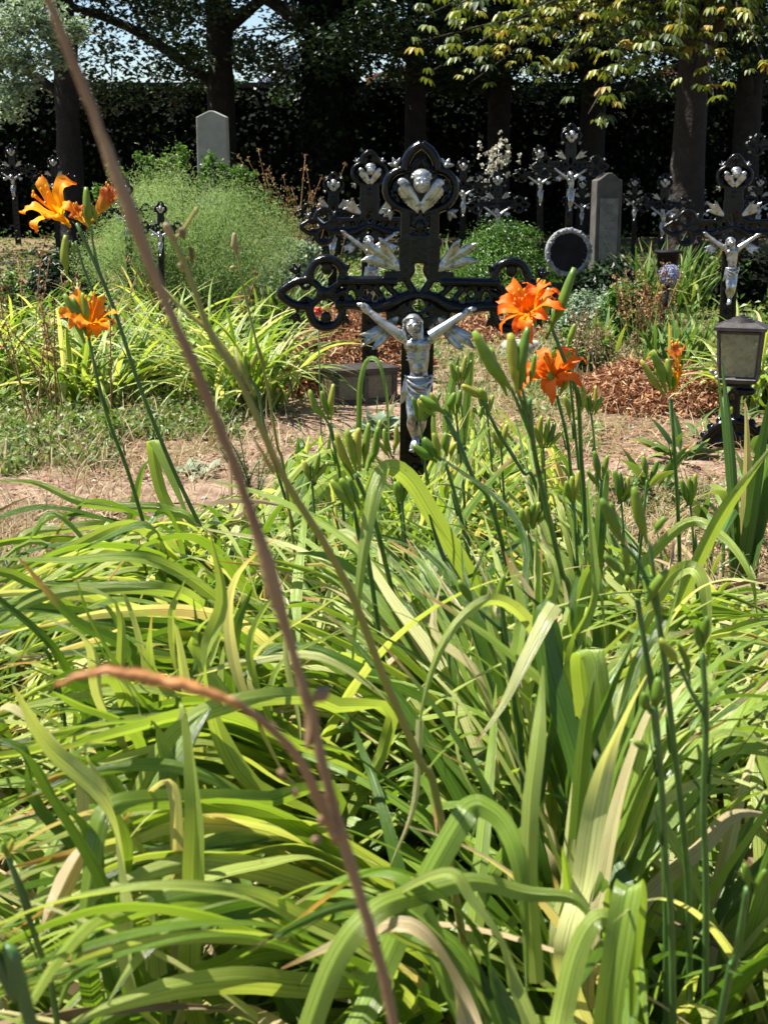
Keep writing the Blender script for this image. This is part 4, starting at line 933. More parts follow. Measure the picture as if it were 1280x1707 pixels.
F.leaf([(1000, 1900, 1.0), (1010, 1700, 1.02), (1030, 1560, 1.04), (1045, 1483, 1.06), (1060, 1500, 1.07), (1058, 1600, 1.08), (1050, 1750, 1.08)], .034, .5, side=(1, 0.15, 0), prof=[.9, 1, 1, 1, .9, .8, .5])
F.leaf([(900, 1900, 1.0), (935, 1700, 1.02), (965, 1580, 1.04), (1000, 1530, 1.05), (1030, 1560, 1.06), (1040, 1680, 1.07)], .026, .62, prof=[.9, 1, 1, .9, .8, .5])
F.leaf([(1005, 1420, 1.5), (985, 1290, 1.46), (975, 1180, 1.44), (968, 1092, 1.42), (990, 1095, 1.40), (1008, 1200, 1.39), (1030, 1340, 1.38), (1040, 1480, 1.38)], .034, .58, side=(1, .1, 0), prof=[.9, 1, 1, 1, 1, .95, .8, .5])
F.leaf([(960, 1400, 1.30), (972, 1250, 1.3), (985, 1150, 1.3), (1000, 1080, 1.31)], .022, .42, prof=[1, 1, .8, .2])
E.leaf([(1090, 1120, 2.3), (1130, 1010, 2.2), (1190, 880, 2.1), (1250, 790, 2.0), (1330, 690, 1.95)], .030, .6, prof=[.9, 1, 1, .9, .4])
E.leaf([(1000, 1180, 2.2), (1060, 1060, 2.15), (1110, 970, 2.1), (1150, 945, 2.08), (1172, 975, 2.06), (1180, 1060, 2.05), (1178, 1160, 2.04)], .032, .7, prof=[.9, 1, 1, .95, .9, .8, .4])
E.leaf([(1010, 1020, 2.6), (1080, 930, 2.55), (1150, 870, 2.5), (1210, 900, 2.45), (1250, 960, 2.4), (1262, 1030, 2.4)], .026, .62, prof=[.9, 1, 1, .8, .5, .1])
C.leaf([(930, 1190, 2.0), (945, 1090, 2.0), (965, 1000, 2.0), (985, 950, 2.0), (1000, 980, 2.0), (1010, 1080, 1.98)], .032, .55, side=(1, .1, .1), prof=[.9, 1, 1, .95, .8, .3])
C.leaf([(985, 1150, 2.3), (990, 1000, 2.3), (1000, 880, 2.3), (1010, 790, 2.32), (1022, 800, 2.3)], .030, .3, prof=[.8, 1, 1, .9, .6])
Z = lily('daylily clump at the lower left with long arching lodged blades', -0.32, 1.6)
Z.leaves(130, (.7, 1.1), e=(35, 75), bend=(60, 120), rad=.12, wid=(.014, .028), slack=120, azc=3.3, azs=.7).done()
Z.leaf([(560, 1360, 1.5), (440, 1335, 1.42), (330, 1332, 1.34), (230, 1335, 1.27), (180, 1350, 1.24), (160, 1400, 1.22), (150, 1480, 1.2), (130, 1590, 1.18), (90, 1700, 1.16)], .028, .48, prof=[.8, 1, 1, 1, 1, .9, .8, .5, .1])
Z.leaf([(700, 1650, 1.4), (600, 1540, 1.3), (480, 1515, 1.2), (370, 1520, 1.14), (270, 1560, 1.1), (200, 1640, 1.07), (150, 1740, 1.05)], .026, .58, prof=[.8, 1, 1, .95, .85, .6, .2])
Z.leaf([(150, 1640, 1.25), (200, 1500, 1.3), (250, 1350, 1.35), (310, 1240, 1.4), (350, 1180, 1.43)], .032, .35, prof=[.9, 1, 1, .8, .1])
Z.leaf([(640, 1250, 1.7), (560, 1175, 1.6), (470, 1160, 1.52), (360, 1180, 1.45), (300, 1215, 1.42), (255, 1270, 1.4), (215, 1360, 1.38), (190, 1470, 1.36)], .028, .66, prof=[.8, 1, 1, 1, .9, .8, .6, .1])
Z.leaf([(690, 1620, 1.5), (560, 1500, 1.4), (430, 1450, 1.33), (300, 1440, 1.28), (150, 1500, 1.22), (20, 1600, 1.18)], .036, .78, prof=[.8, 1, 1, .9, .6, .2])
Z.leaf([(620, 1690, 1.3), (470, 1640, 1.2), (330, 1640, 1.12), (180, 1680, 1.06), (60, 1740, 1.02)], .034, .7, prof=[.8, 1, 1, .8, .4])
Z.leaf([(60, 1600, 1.2), (75, 1540, 1.2), (100, 1490, 1.22), (125, 1440, 1.24), (150, 1400, 1.26)][::-1], .036, 1.0, fold=.7, prof=[.3, .8, 1, .7, .2], label='curled straw-brown dead blade')
Z.leaf([(-60, 1080, 1.7), (60, 1000, 1.72), (180, 980, 1.76), (290, 985, 1.82), (340, 1010, 1.9)][::-1], .026, .6, prof=[.9, 1, .9, .6, .1])
Z.stalk([(15, 1430, 1.0), (45, 1520, 1.0), (75, 1610, 1.02), (95, 1700, 1.05)], .003, .002, buds=[(12, 1430, 5, 1405, 1.0, 7), (14, 1428, 22, 1400, 1.0, 6)])
Z.stalk([(92, 1110, 1.7), (105, 1180, 1.7), (118, 1300, 1.72)], .003, .002, buds=[(90, 1108, 70, 1075, 1.7, 5), (94, 1105, 92, 1078, 1.7, 5), (84, 1110, 60, 1100, 1.7, 4)])
Z.stalk([(345, 985, 2.1), (362, 1080, 2.1), (380, 1180, 2.15)], .003, .002, buds=[(343, 985, 325, 965, 2.1, 4), (346, 982, 342, 960, 2.1, 4), (348, 984, 360, 968, 2.1, 4)])
A.leaf([(330, 900, 3.0), (280, 850, 3.0), (200, 845, 2.95), (130, 835, 2.9), (60, 805, 2.9), (-20, 800, 2.85)], .030, .55, prof=[.8, 1, 1, .8, .5, .1])
A.leaf([(300, 950, 2.9), (200, 880, 2.8), (100, 882, 2.7), (45, 890, 2.66), (28, 920, 2.64), (18, 1000, 2.62)], .026, .62, prof=[.8, 1, 1, .9, .7, .1])
A.leaf([(310, 890, 3.1), (270, 820, 3.1), (255, 745, 3.1), (262, 742, 3.08), (300, 830, 3.05), (340, 930, 3.02)], .036, .6, side=(1, 0, .1), prof=[.9, 1, 1, 1, .9, .4])
A.leaf([(190, 960, 3.0), (215, 880, 3.0), (235, 790, 3.0), (250, 765, 3.0)], .030, .5, prof=[.9, 1, .9, .5])
def sweep(pl, ctrl, jit, n, wid=(.013, .026), rr=(.08, .9), tw=1.3):
    """n long blades that all follow one drift of the clump"""
    c = np.array(ctrl, float)
    for k in range(int(n * 1.9)):
        u = rng.normal(size=2) * jit * 1.15; f = np.linspace(.3, 1, len(c))[:, None]; q = c.copy(); q[:, :2] += u * f + rng.normal(0, .42, (len(c), 2)) * jit * f; q[:, 2] += rng.normal(0, .09) * np.linspace(.6, 1, len(c))
        a = np.array([P(*v) for v in q]) - pl.o; a[:, 2] = np.maximum(a[:, 2], .02)
        if a[0][2] > .05 and np.linalg.norm(a[0]) < 1.0: a = np.vstack([[rng.normal(0, .07), rng.normal(0, .07), -.01], a])
        p = spline(a, 30)
        rv = rng.uniform(*rr) if rng.uniform() > .09 else rng.uniform(.93, 1.0)
        blade(pl.lv, p + pl.o - pl.o, rng.uniform(*wid), None, rng.uniform(.12, .5), rv, rng.normal(0, tw), False, [.75, .95, 1, 1, .98, .9, .75, .5, .08], wavy=.02)
SW = [
 (A, [(420, 1120, 2.6), (330, 1010, 2.5), (220, 960, 2.4), (110, 985, 2.3), (0, 1060, 2.2)], (60, 55), 16),
 (A, [(400, 1040, 2.9), (320, 930, 2.85), (230, 890, 2.8), (130, 905, 2.7), (60, 985, 2.65)], (50, 32), 9),
 (A, [(520, 1230, 2.2), (400, 1110, 2.1), (270, 1070, 2.0), (120, 1090, 1.9), (-40, 1170, 1.8)], (60, 60), 16),
 (Z, [(600, 1380, 1.8), (450, 1260, 1.7), (300, 1225, 1.6), (150, 1250, 1.5), (0, 1320, 1.45)], (60, 60), 15),
 (Z, [(640, 1560, 1.5), (500, 1420, 1.42), (350, 1390, 1.35), (190, 1420, 1.3), (20, 1500, 1.25)], (60, 55), 13),
 (Z, [(660, 1700, 1.3), (520, 1580, 1.25), (370, 1550, 1.2), (200, 1590, 1.15), (40, 1680, 1.1)], (60, 50), 10),
 (B, [(900, 1420, 1.95), (790, 1200, 2.0), (680, 1040, 2.1), (580, 950, 2.2), (480, 925, 2.25)], (55, 50), 15),
 (B, [(840, 1380, 1.9), (730, 1240, 1.9), (600, 1150, 1.9), (470, 1120, 1.9), (360, 1160, 1.85)], (50, 50), 13),
 (D, [(900, 1480, 1.75), (860, 1300, 1.8), (800, 1120, 1.9), (730, 980, 2.0), (650, 890, 2.1)], (55, 50), 14),
 (D, [(900, 1520, 1.6), (890, 1350, 1.62), (870, 1180, 1.66), (850, 1040, 1.7), (835, 930, 1.75)], (60, 60), 10),
 (F, [(960, 1650, 1.35), (990, 1450, 1.38), (1020, 1280, 1.42), (1060, 1150, 1.46), (1110, 1060, 1.5)], (50, 60), 9),
 (F, [(980, 1600, 1.4), (1060, 1400, 1.45), (1140, 1270, 1.5), (1230, 1200, 1.55), (1330, 1180, 1.6)], (40, 60), 12),
 (C, [(980, 1350, 2.2), (990, 1180, 2.25), (985, 1030, 2.3), (960, 920, 2.35), (930, 840, 2.4)], (45, 40), 11),
 (C, [(1000, 1350, 2.2), (1050, 1180, 2.2), (1120, 1080, 2.2), (1200, 1040, 2.2), (1300, 1060, 2.2)], (30, 45), 10),
 (K, [(820, 1900, 1.05), (780, 1650, 1.08), (690, 1540, 1.1), (580, 1520, 1.12), (450, 1590, 1.14)], (50, 40), 6)]
SW += [
 (A, [(330, 1150, 2.5), (270, 1020, 2.4), (250, 930, 2.35), (200, 900, 2.3), (130, 950, 2.25)], (70, 50), 9),
 (Z, [(300, 1450, 1.7), (260, 1280, 1.65), (230, 1150, 1.6), (190, 1080, 1.58), (150, 1050, 1.56)], (80, 60), 8),
 (Z, [(560, 1480, 1.7), (440, 1330, 1.7), (380, 1180, 1.7), (370, 1060, 1.7), (400, 980, 1.7)], (90, 50), 9),
 (Z, [(250, 1700, 1.3), (220, 1500, 1.3), (180, 1350, 1.3), (120, 1260, 1.3), (50, 1230, 1.3)], (80, 60), 8)]
for pl, ct, jit, n in SW: 
    pl.lv = MB(); sweep(pl, ct, np.array(jit), n); pl.lv.build('leaves', M['lily'], pl.t)
fills = [('daylily clump at mid left with leaves bowed flat to the left', -0.72, 2.4, 110, (.6, 1.0), (45, 80), (60, 150)),
    ('daylily clump below the dry grass at the far left edge', -1.0, 3.15, 26, (.5, .8), (45, 80), (70, 150)),
    ('daylily clump low in the bottom left corner', -0.62, 1.35, 80, (.5, .8), (35, 75), (60, 130)),
    ('daylily clump between the left flower stalks and the cross', -0.30, 3.7, 70, (.5, .75), (55, 86), (50, 130)),
    ('daylily clump right in front of the foot of the large cross', 0.18, 3.6, 75, (.5, .75), (62, 88), (40, 110)),
    ('daylily clump under the long brown stem in the middle', -0.12, 1.95, 110, (.6, .95), (50, 84), (60, 150)),
    ('daylily clump at mid right in front of the bare brown soil', 0.62, 2.35, 100, (.55, .9), (55, 86), (50, 140)),
    ('daylily clump spreading out of the right edge of the view', 1.05, 2.9, 34, (.55, .9), (45, 84), (50, 140)),
    ('daylily clump in the bottom right corner', 0.52, 1.55, 110, (.5, .85), (45, 86), (50, 150)),
    ('daylily clump low between the bottom centre and the left corner', -0.25, 1.1, 60, (.4, .6), (35, 80), (50, 130)),
    ('daylily clump sprawling below the two left flower stalks', -0.62, 3.1, 80, (.5, .85), (45, 80), (60, 150))]
for lb, x, y, n, L, e, bd in fills:
    ac = (3.25 if x < -.15 else (None if x < .3 else .2))
    p = lily(lb, x, y); p.leaves(int(n * 1.3), (L[0] + .1, L[1] + .1), e, (bd[0] - 5, bd[1] - 20), wid=(.013, .026), rad=.13, azc=ac, azs=.8).done()
for lb, x, y, n in [('upright daylily fan just left of the foot of the large cross', -0.22, 4.35, 60), ('upright daylily fan just right of the foot of the large cross', 0.22, 4.3, 60), ('upright daylily fan under the double orange blooms', 0.52, 3.9, 46), ('upright daylily fan behind the folded blade', 0.02, 3.2, 60)]:
    p = lily(lb, x, y); p.leaves(int(n * 1.6), (.5, .85), (70, 89), (5, 60), wid=(.014, .027), rad=.16, azc=None, fit=True).done()
for px_, py_, Y_k, pl in [(700, 700, 3.0, B), (812, 690, 3.1, C), (835, 745, 2.8, D), (905, 745, 3.0, C), (985, 690, 3.2, C), (1035, 835, 2.7, E), (670, 835, 2.3, B), (765, 640, 3.4, C), (955, 835, 2.3, C), (520, 800, 2.7, B), (880, 880, 2.1, D), (1150, 840, 2.6, E)]:
    dx_ = rng.uniform(4, 14)
    pl.stalk([(px_, py_, Y_k), (px_ + dx_, py_ + 90, Y_k), (px_ + dx_ * 2, py_ + 200, Y_k + .03)], .0038, .0024, buds=[(px_ + i * 3 - 4, py_ + 2, px_ + (i - 1.2) * rng.uniform(9, 15), py_ - rng.uniform(26, 52), Y_k, rng.uniform(13, 19) / Y_k) for i in range(int(rng.integers(3, 6)))])
B.stalk([(655, 760, 2.6), (662, 830, 2.6), (680, 940, 2.62)], .0036, .0024, buds=[(653, 762, 640, 715, 2.6, 6), (656, 758, 660, 708, 2.6, 6), (650, 764, 630, 735, 2.6, 5)])
D.stalk([(760, 690, 2.7), (768, 770, 2.7), (776, 880, 2.72)], .0036, .0024, buds=[(758, 692, 748, 655, 2.7, 5), (761, 690, 768, 650, 2.7, 6), (756, 700, 738, 680, 2.7, 4)])
C.stalk([(1002, 800, 2.3), (1000, 880, 2.3), (996, 980, 2.32)], .0038, .0026, buds=[(1000, 800, 990, 752, 2.3, 7), (1004, 798, 1012, 760, 2.3, 6), (998, 812, 978, 785, 2.3, 5)])
E.stalk([(1078, 800, 2.4), (1070, 880, 2.4), (1060, 990, 2.42)], .0036, .0024, buds=[(1078, 800, 1072, 760, 2.4, 6), (1082, 802, 1096, 768, 2.4, 6)])
B.leaf([(750, 905, 3.6), (748, 800, 3.62), (745, 700, 3.64), (757, 620, 3.66), (765, 592, 3.66)], .034, .35, prof=[.9, 1, 1, .8, .1], twist=.3)
B.leaf([(735, 900, 3.7), (738, 800, 3.7), (722, 700, 3.7), (742, 618, 3.72)], .034, .7, prof=[.9, 1, 1, .8, .2])
B.leaf([(770, 900, 3.5), (765, 800, 3.5), (775, 700, 3.5), (785, 600, 3.5), (782, 588, 3.5)], .030, .4, prof=[.9, 1, 1, .7, .1])
B.leaf([(600, 800, 3.9), (598, 720, 3.9), (600, 640, 3.9), (612, 600, 3.9), (632, 605, 3.88), (645, 660, 3.86), (648, 740, 3.84), (642, 760, 3.84)], .022, .35, prof=[1, 1, 1, .9, .8, .7, .4, .1], twist=1.0, label='slender blade arching over beside the figure of Christ')
# loose dead blades matted under the leaves
m = MB()
for k in range(620):
    x, y = rng.uniform(-1.1, 1.2), rng.uniform(.9, 3.6); az = rng.uniform(0, 6.28); L = rng.uniform(.2, .55)
    p = arch((x, y, rng.uniform(.01, .12) if k % 3 else rng.uniform(.1, .38 if x < .1 else .2)), az, L, R(rng.uniform(-5, 30)), R(rng.uniform(0, 60)), 10); p[:, 2] = np.maximum(p[:, 2], .008)
    blade(m, p, rng.uniform(.010, .024), side=np.array([-math.sin(az), math.cos(az), rng.normal(0, .5)]), fold=rng.uniform(.2, .9), r=rng.uniform(0, 1), twist=rng.normal(0, 2))
tag(m.build('dead_leaves', M['straw']), 'mat of dead straw-coloured blades under the daylilies', kind='stuff')
m = MB(); n = 5000
X = rng.uniform(-1.7, 1.9, n); Y_ = rng.uniform(.7, 4.2, n)
for k in range(1500):
    az = rng.uniform(0, 6.28); p = arch((X[k], Y_[k], 0), az, rng.uniform(.08, .28), R(rng.uniform(40, 85)), R(rng.uniform(20, 90)), 6)
    blade(m, p, rng.uniform(.006, .014), side=np.array([-math.sin(az), math.cos(az), 0]), fold=.3, r=rng.uniform(0, .5))
tag(m.build('undergrowth', M['lily']), 'low dark green shoots between the daylily clumps', kind='stuff')
# --- withered stems close to the lens
S = Plant('withered_flower_stalk', 'tall blurred reddish-brown dry stem crossing the picture diagonally, very close', 'dry stem', 0.02, 0.62)
def dry_stalk(s, pts, r0, r1, mat, name, n=60, nodes=(), lab=None):
    q = np.array([P(*a) for a in pts]) - s.o; m = MB(); p = spline(q[::-1], n); rd = np.linspace(r0, r1, n)
    for f in nodes: rd = rd + r0 * .45 * np.exp(-((np.linspace(0, 1, n) - f) * 45) ** 2)
    p = p + rng.normal(0, .00022, p.shape); rd = rd * (1 + .07 * rng.normal(size=n)); tube(m, p, rd, 12); o = m.build(name, M[mat], s.t); 
    if lab: o['label'] = lab
    return o
pts = [(40, -120, .60), (85, 10, .60), (165, 210, .60), (250, 440, .60), (345, 660, .60), (420, 860, .60), (480, 1060, .60), (515, 1180, .60), (560, 1360, .60), (605, 1510, .60), (660, 1720, .60), (720, 2100, .60)]
st = dry_stalk(S, pts + [(760, 3600, .60)], .0031, .0019, 'dry_stalk', 'stem', 90, (.55, .78))
m = MB(); b = P(512, 1250, .60) - S.o; e = P(505, 1140, .598) - S.o
blade(m, spline([b, (b + e) / 2 + [0.003, -.002, 0], e], 12) + S.o, .010, None, .8, .2, 0, True, [.3, .9, 1, .6, .1]); o = m.build('bract', M['dry_stalk'], st, True, S.o)
o2 = bud(st, P(520, 1170, .6) - S.o, P(548, 1150, .6) - S.o, .004, 'dry_stalk', 'bract')
m = MB(); q = np.array([P(*a) for a in [(562, 1400, .60), (530, 1330, .59), (495, 1260, .58), (440, 1205, .57), (385, 1165, .56)]]) - S.o
tube(m, spline(q, 24), np.linspace(.0030, .0018, 24), 8); br = m.build('side_branch', M['dry_stalk'], st)
for (x, y) in [(470, 1290), (492, 1322), (535, 1368), (528, 1400), (560, 1392), (482, 1240), (455, 1212)]:
    m = MB(); ellipsoid(m, P(x, y, .585) - S.o, (.0017, .0016, .0026), rotm(0, rng.normal(0, .6), 0), 10, 8); m.build('node', M['dry_stalk'], br)
m = MB(); q = np.array([P(*a) for a in [(400, 1175, .562), (330, 1152, .555), (250, 1132, .55), (170, 1120, .545), (95, 1140, .54)]]) - S.o
p = spline(q, 30); p += rng.normal(0, .0005, p.shape)
blade(m, p + S.o, .0075, None, .9, .6, 1.6, True, [.5, .9, 1, .8, 1, .9, .6, .3]); tube(m, p + S.o, np.array([.0018, .0022, .0028, .002, .001]), 7)
o = m.build('withered_flower', M['dry_orange'], br, True, S.o)
T = Plant('seed_stalk', 'blurred olive-green stalk with empty seed heads, left of centre and close to the lens', 'flower stalk', 0.10, 1.25)
T.stalk([(283, 385, 1.1), (320, 470, 1.1), (352, 560, 1.1), (395, 625, 1.1), (430, 700, 1.1), (475, 800, 1.11), (540, 905, 1.13), (590, 1000, 1.15), (640, 1130, 1.17), (700, 1270, 1.2), (740, 1390, 1.22)], .0042, .0022, mat='olive_stalk', bmat='straw',
    buds=[(292, 400, 275, 372, 1.1, 8, 'straw'), (308, 400, 300, 380, 1.1, 7, 'straw'), (322, 440, 318, 412, 1.1, 5, 'straw'), (305, 450, 298, 440, 1.1, 5, 'straw')],
    branches=[[(265, 472, 1.1), (300, 510, 1.1), (350, 552, 1.1)], [(330, 345, 1.1), (305, 385, 1.1), (290, 400, 1.1)], [(392, 580, 1.11), (400, 610, 1.1), (425, 660, 1.1)]])
T2 = Plant('seed_stalk', 'thin grey-brown stalk topped with a dried seed head, left of the cross', 'flower stalk', -0.1, 2.6)
T2.stalk([(393, 398, 2.4), (402, 460, 2.4), (425, 560, 2.4), (445, 640, 2.42), (462, 740, 2.44), (480, 830, 2.46)], .003, .0016, mat='olive_stalk', bracts=1, buds=[(394, 425, 391, 388, 2.4, 6, 'straw'), (394, 445, 384, 448, 2.4, 5, 'straw'), (395, 420, 402, 412, 2.4, 4, 'straw')])
T3 = Plant('flower_stalk', 'dark blurred green stalk cutting the bottom left corner', 'flower stalk', -0.1, .8)
T3.stalk([(-60, 1480, .7), (-20, 1570, .7), (25, 1660, .7), (60, 1740, .7)], .0042, .004, bracts=0)
# ---------------------------------------------------------------- more crosses
g = grave_cross
g('black cross of slim build with silver Christ, above the right end of the round boxwood', 905, 291, 15.5, .60)
g('distant black cross with silver Christ rising at the left end of the boxwood', 772, 311, 15.0, .56)
g('black cross half sunk behind the boxwood, only the silver Christ\'s arms showing', 832, 341, 13.2, .60)
g('dim black cross with silver Christ behind the iris leaves, right of the dark gravestone', 1103, 342, 13.0, .55)
g('black cross seen through the yellow lily\'s stalks, left of the feathery bush', 215, 352, 8.9, .36)
g('small black cross low in front of the feathery bush', 263, 380, 8.4, .30)
g('dark cross in deep shade at the far left edge', 24, 285, 22.5, .8)
g('dark cross in shade, far left, low behind the dry stems', 92, 300, 17.0, .55)
g('black cross cut off by the right edge of the view, standing high', 1300, 242, 11.0, .62, yaw=.1)
g('dim cross in the shade between the dark gravestone and the chestnut trunk', 1060, 330, 17.5, .50)
g('dim cross in the shade right of the chestnut trunk', 1168, 348, 18.0, .52)
g('dim cross in the shade just left of the dark gravestone, behind the tall cross', 968, 335, 18.5, .55)
g('faint cross in the shade in front of the wall, between the two front crosses', 800, 322, 19.0, .55)
g('faint cross in the shade behind the glass-lantern cross', 1262, 335, 16.0, .55)
# the tall cross on a pedestal with a round name plate in a cast wreath
tall = g('tall cross on a pedestal with a round black plaque in a pale wreath', 950, 277, 11.3, .63, shaft_w=.75)
c = P(948, 422, 11.1); r_ = 31 / FPX * 11.1
m = MB(); tube(m, np.array([(0, 0, 0), (0, .03, 0)]), r_ * 1.02, 40, flat=1); o = m.build('plaque', M['plaque'], tall, False); o.location = (c[0] - tall.location.x, -.09, c[2])
m = MB()
for k in range(36):
    a = k * 2 * math.pi / 36
    for j in range(4):
        rr = r_ * rng.uniform(1.05, 1.24); a2 = a + rng.uniform(0, .17)
        ellipsoid(m, (rr * math.cos(a2), rng.normal(0, .006), rr * math.sin(a2)), rng.uniform(.007, .017, 3), rotm(0, rng.uniform(0, 3), 0), 8, 6)
tube(m, np.array([(r_ * 1.14 * math.cos(a), .012, r_ * 1.14 * math.sin(a)) for a in np.linspace(0, 2 * np.pi, 41)]), .022, 8)
o = m.build('wreath', M['wreath'], tall); o.location = (c[0] - tall.location.x, -.09, c[2])
m = MB(); sl_ = [(-.10, .30), (.10, .30), (.13, .18), (.22, .10), (.24, 0), (-.24, 0), (-.22, .10), (-.13, .18)]
slab(m, sl_, -.10, .04); m.build('pedestal', M['iron'], tall, False)
# ---------------------------------------------------------------- gravestones
def gravestone(label, x0, x1, ytop, Y, mat, yaw=0.0, panel=False, shoulder=.06, depth=.14, lean=0.0):
    a, b = P(x0, ytop, Y), P(x1, ytop, Y); w_ = (b[0] - a[0]); h = a[2]
    t = thing('gravestone', label, 'gravestone', ((a[0] + b[0]) / 2, Y, 0), None, (0, lean, yaw))
    m = MB(); pts = [(-w_ / 2 * 1.06, -.05), (w_ / 2 * 1.06, -.05), (w_ / 2, h - shoulder * 1.1), (w_ / 2 - .03, h - shoulder * .85), (.02, h), (-.02, h), (-w_ / 2 + .03, h - shoulder * .85), (-w_ / 2, h - shoulder * 1.1)]
    slab(m, pts, -depth / 2, depth / 2); o = m.build('slab', M[mat], t, False)
    bv = o.modifiers.new('b', 'BEVEL'); bv.width = .008; bv.segments = 2
    m = MB(); box(m, (0, 0, .08), (w_ * 1.3, depth * 1.7, .18)); m.build('base', M[mat], t, False)
    if panel:
        m = MB(); box(m, (0, -depth / 2 - .004, h * .50), (w_ * .70, .012, h * .62)); m.build('inscription_panel', M['stone_mid'], t, False)
        m = MB()
        for k in range(9):
            wv = w_ * rng.uniform(.3, .56); n = int(wv / .03)
            for i in range(n): box(m, (-wv / 2 + (i + .5) * wv / n, -depth / 2 - .011, h * .76 - k * h * .058), (wv / n * rng.uniform(.3, .7), .002, rng.uniform(.005, .010)))
        m.build('worn_lettering', M['stone_dark'], t, False)
    return t
gravestone('tall pale grey gravestone with a shallow pointed top behind the feathery bush', 329, 379, 185, 15.5, 'stone_pale', yaw=-.08, depth=.16)
gravestone('dark narrow gravestone with a lighter panel, right of the tall cross', 990, 1034, 288, 12.6, 'stone_dark', yaw=.16, panel=True, depth=.16)
# ---------------------------------------------------------------- lanterns
def lantern(label, px, py_base, Y, w0, w1, h, rot, stand=True):
    c = P(px, py_base, Y); t = thing('grave_lantern', label, 'lantern', (c[0], Y, 0), None, (0, 0, rot)); z0 = c[2]
    fr = MB()
    def corner(sx, sy, z): f = (z - z0) / h; ww = (w0 * (1 - f) + w1 * f) / 2; return np.array([sx * ww, sy * ww * .8, z])
    for sx, sy in ((-1, -1), (1, -1), (1, 1), (-1, 1)): tube(fr, np.array([corner(sx, sy, z0), corner(sx, sy, z0 + h)]), .0085, 4, flat=1)
    for z, r_ in ((z0 + .006, .012), (z0 + h - .006, .010)):
        for (a, b) in (((-1, -1), (1, -1)), ((1, -1), (1, 1)), ((1, 1), (-1, 1)), ((-1, 1), (-1, -1))): tube(fr, np.array([corner(*a, z), corner(*b, z)]), r_, 4)
    box(fr, (0, 0, z0 - .004), (w0 * 1.04, w0 * .84, .016)); fr.build('frame', M['lantern'], t, False)
    for (a, b) in (((-1, -1), (1, -1)), ((1, -1), (1, 1)), ((1, 1), (-1, 1)), ((-1, 1), (-1, -1))):
        m = MB(); q = [corner(*a, z0 + .01), corner(*b, z0 + .01), corner(*b, z0 + h - .01), corner(*a, z0 + h - .01)]; q = [v * [.985, .985, 1] for v in q]
        nrm = nz(np.cross(q[1] - q[0], q[3] - q[0])); m.add(np.array(q + [v - nrm * .003 for v in q]), [[0, 1, 2, 3], [7, 6, 5, 4], [0, 4, 5, 1], [1, 5, 6, 2], [2, 6, 7, 3], [3, 7, 4, 0]]); m.build('glass_pane', M['glass'], t, False)
    m = MB(); wr = w1 * 1.22; zr = z0 + h
    box(m, (0, 0, zr + .006), (wr, wr * .8, .014)); box(m, (0, 0, zr + .022), (wr * .98, wr * .78, .020), taper=.62)
    for r_, dz in ((w1 * .32, .035), (w1 * .26, .043), (w1 * .16, .050)): tube(m, np.array([(0, 0, zr + dz - .006), (0, 0, zr + dz + .004)]), np.array([r_, r_ * .92]), 24)
    ellipsoid(m, (0, 0, zr + .058), (.012, .012, .010), None, 10, 8); m.build('lid', M['lantern'], t, False)
    m = MB(); tube(m, np.array([corner(-1, -.3, z0 + h * .45) - [.008, 0, 0], corner(-1, -.3, z0 + h * .55) - [.008, 0, 0]]), .003, 6); ellipsoid(m, corner(-1, -.3, z0 + h * .5) - [.012, 0, 0], (.006, .004, .006), None, 8, 6); m.build('latch', M['lantern'], t)
    m = MB(); tube(m, np.array([(0, 0, z0), (0, 0, z0 + .09)]), .028, 16); m.build('candle', M['white_petal'], t)
    if stand:
        m = MB(); zz = z0
        tube(m, np.array([(0, 0, .0), (0, 0, zz)]), .017, 8); box(m, (0, 0, zz - .02), (w0 * .75, w0 * .6, .018)); ellipsoid(m, (.03, 0, zz - .05), (.05, .03, .022), None, 12, 8)
        tube(m, spline([(0, 0, zz - .03), (-.04, 0, zz - .08), (.0, 0, zz - .13)], 10), .009, 6)
        R0 = .135
        half = [(R0 * math.cos(a), R0 * math.sin(a)) for a in np.linspace(0, math.pi, 22)]
        slab(m, [(R0 * 1.02, -.03)] + half + [(-R0 * 1.02, -.03)], -.012, .012)
        tube(m, np.array([(x, -.012, z) for x, z in half]), .013, 7)
        tube(m, np.array([(x * .55, -.014, z * .55) for x, z in half]), .010, 7)
        for k in range(10):
            a = math.pi * (k + .5) / 10; ellipsoid(m, (R0 * 1.10 * math.cos(a), 0, R0 * 1.10 * math.sin(a)), (.018, .012, .018), None, 8, 6)
        me = remesh(m, 'stand', .004, 2); link('stand', me, t, M['iron'])
        m = MB(); f = MB()
        for k in range(7):
            a = k * .9; ellipsoid(m, (-.075 - .018 * math.cos(a) , -.02 + .006 * math.sin(a * 2), zz + .02 + .018 * math.sin(a)), (.013, .010, .012), None, 8, 6)
        tube(m, spline([(0, 0, zz - .02), (-.05, -.01, zz - .01), (-.08, -.01, zz + .02)], 8), .006, 6); ellipsoid(m, (-.11, -.02, zz + .03), (.016, .010, .010), rotm(0, .5, 0), 8, 6)
        m.build('cast_rose', M['silver'], t)
    return t
lantern('glass grave lantern with a lid on a black cast-iron stand, right edge of the view', 1230, 632, 5.9, .15, .178, .215, -.32)
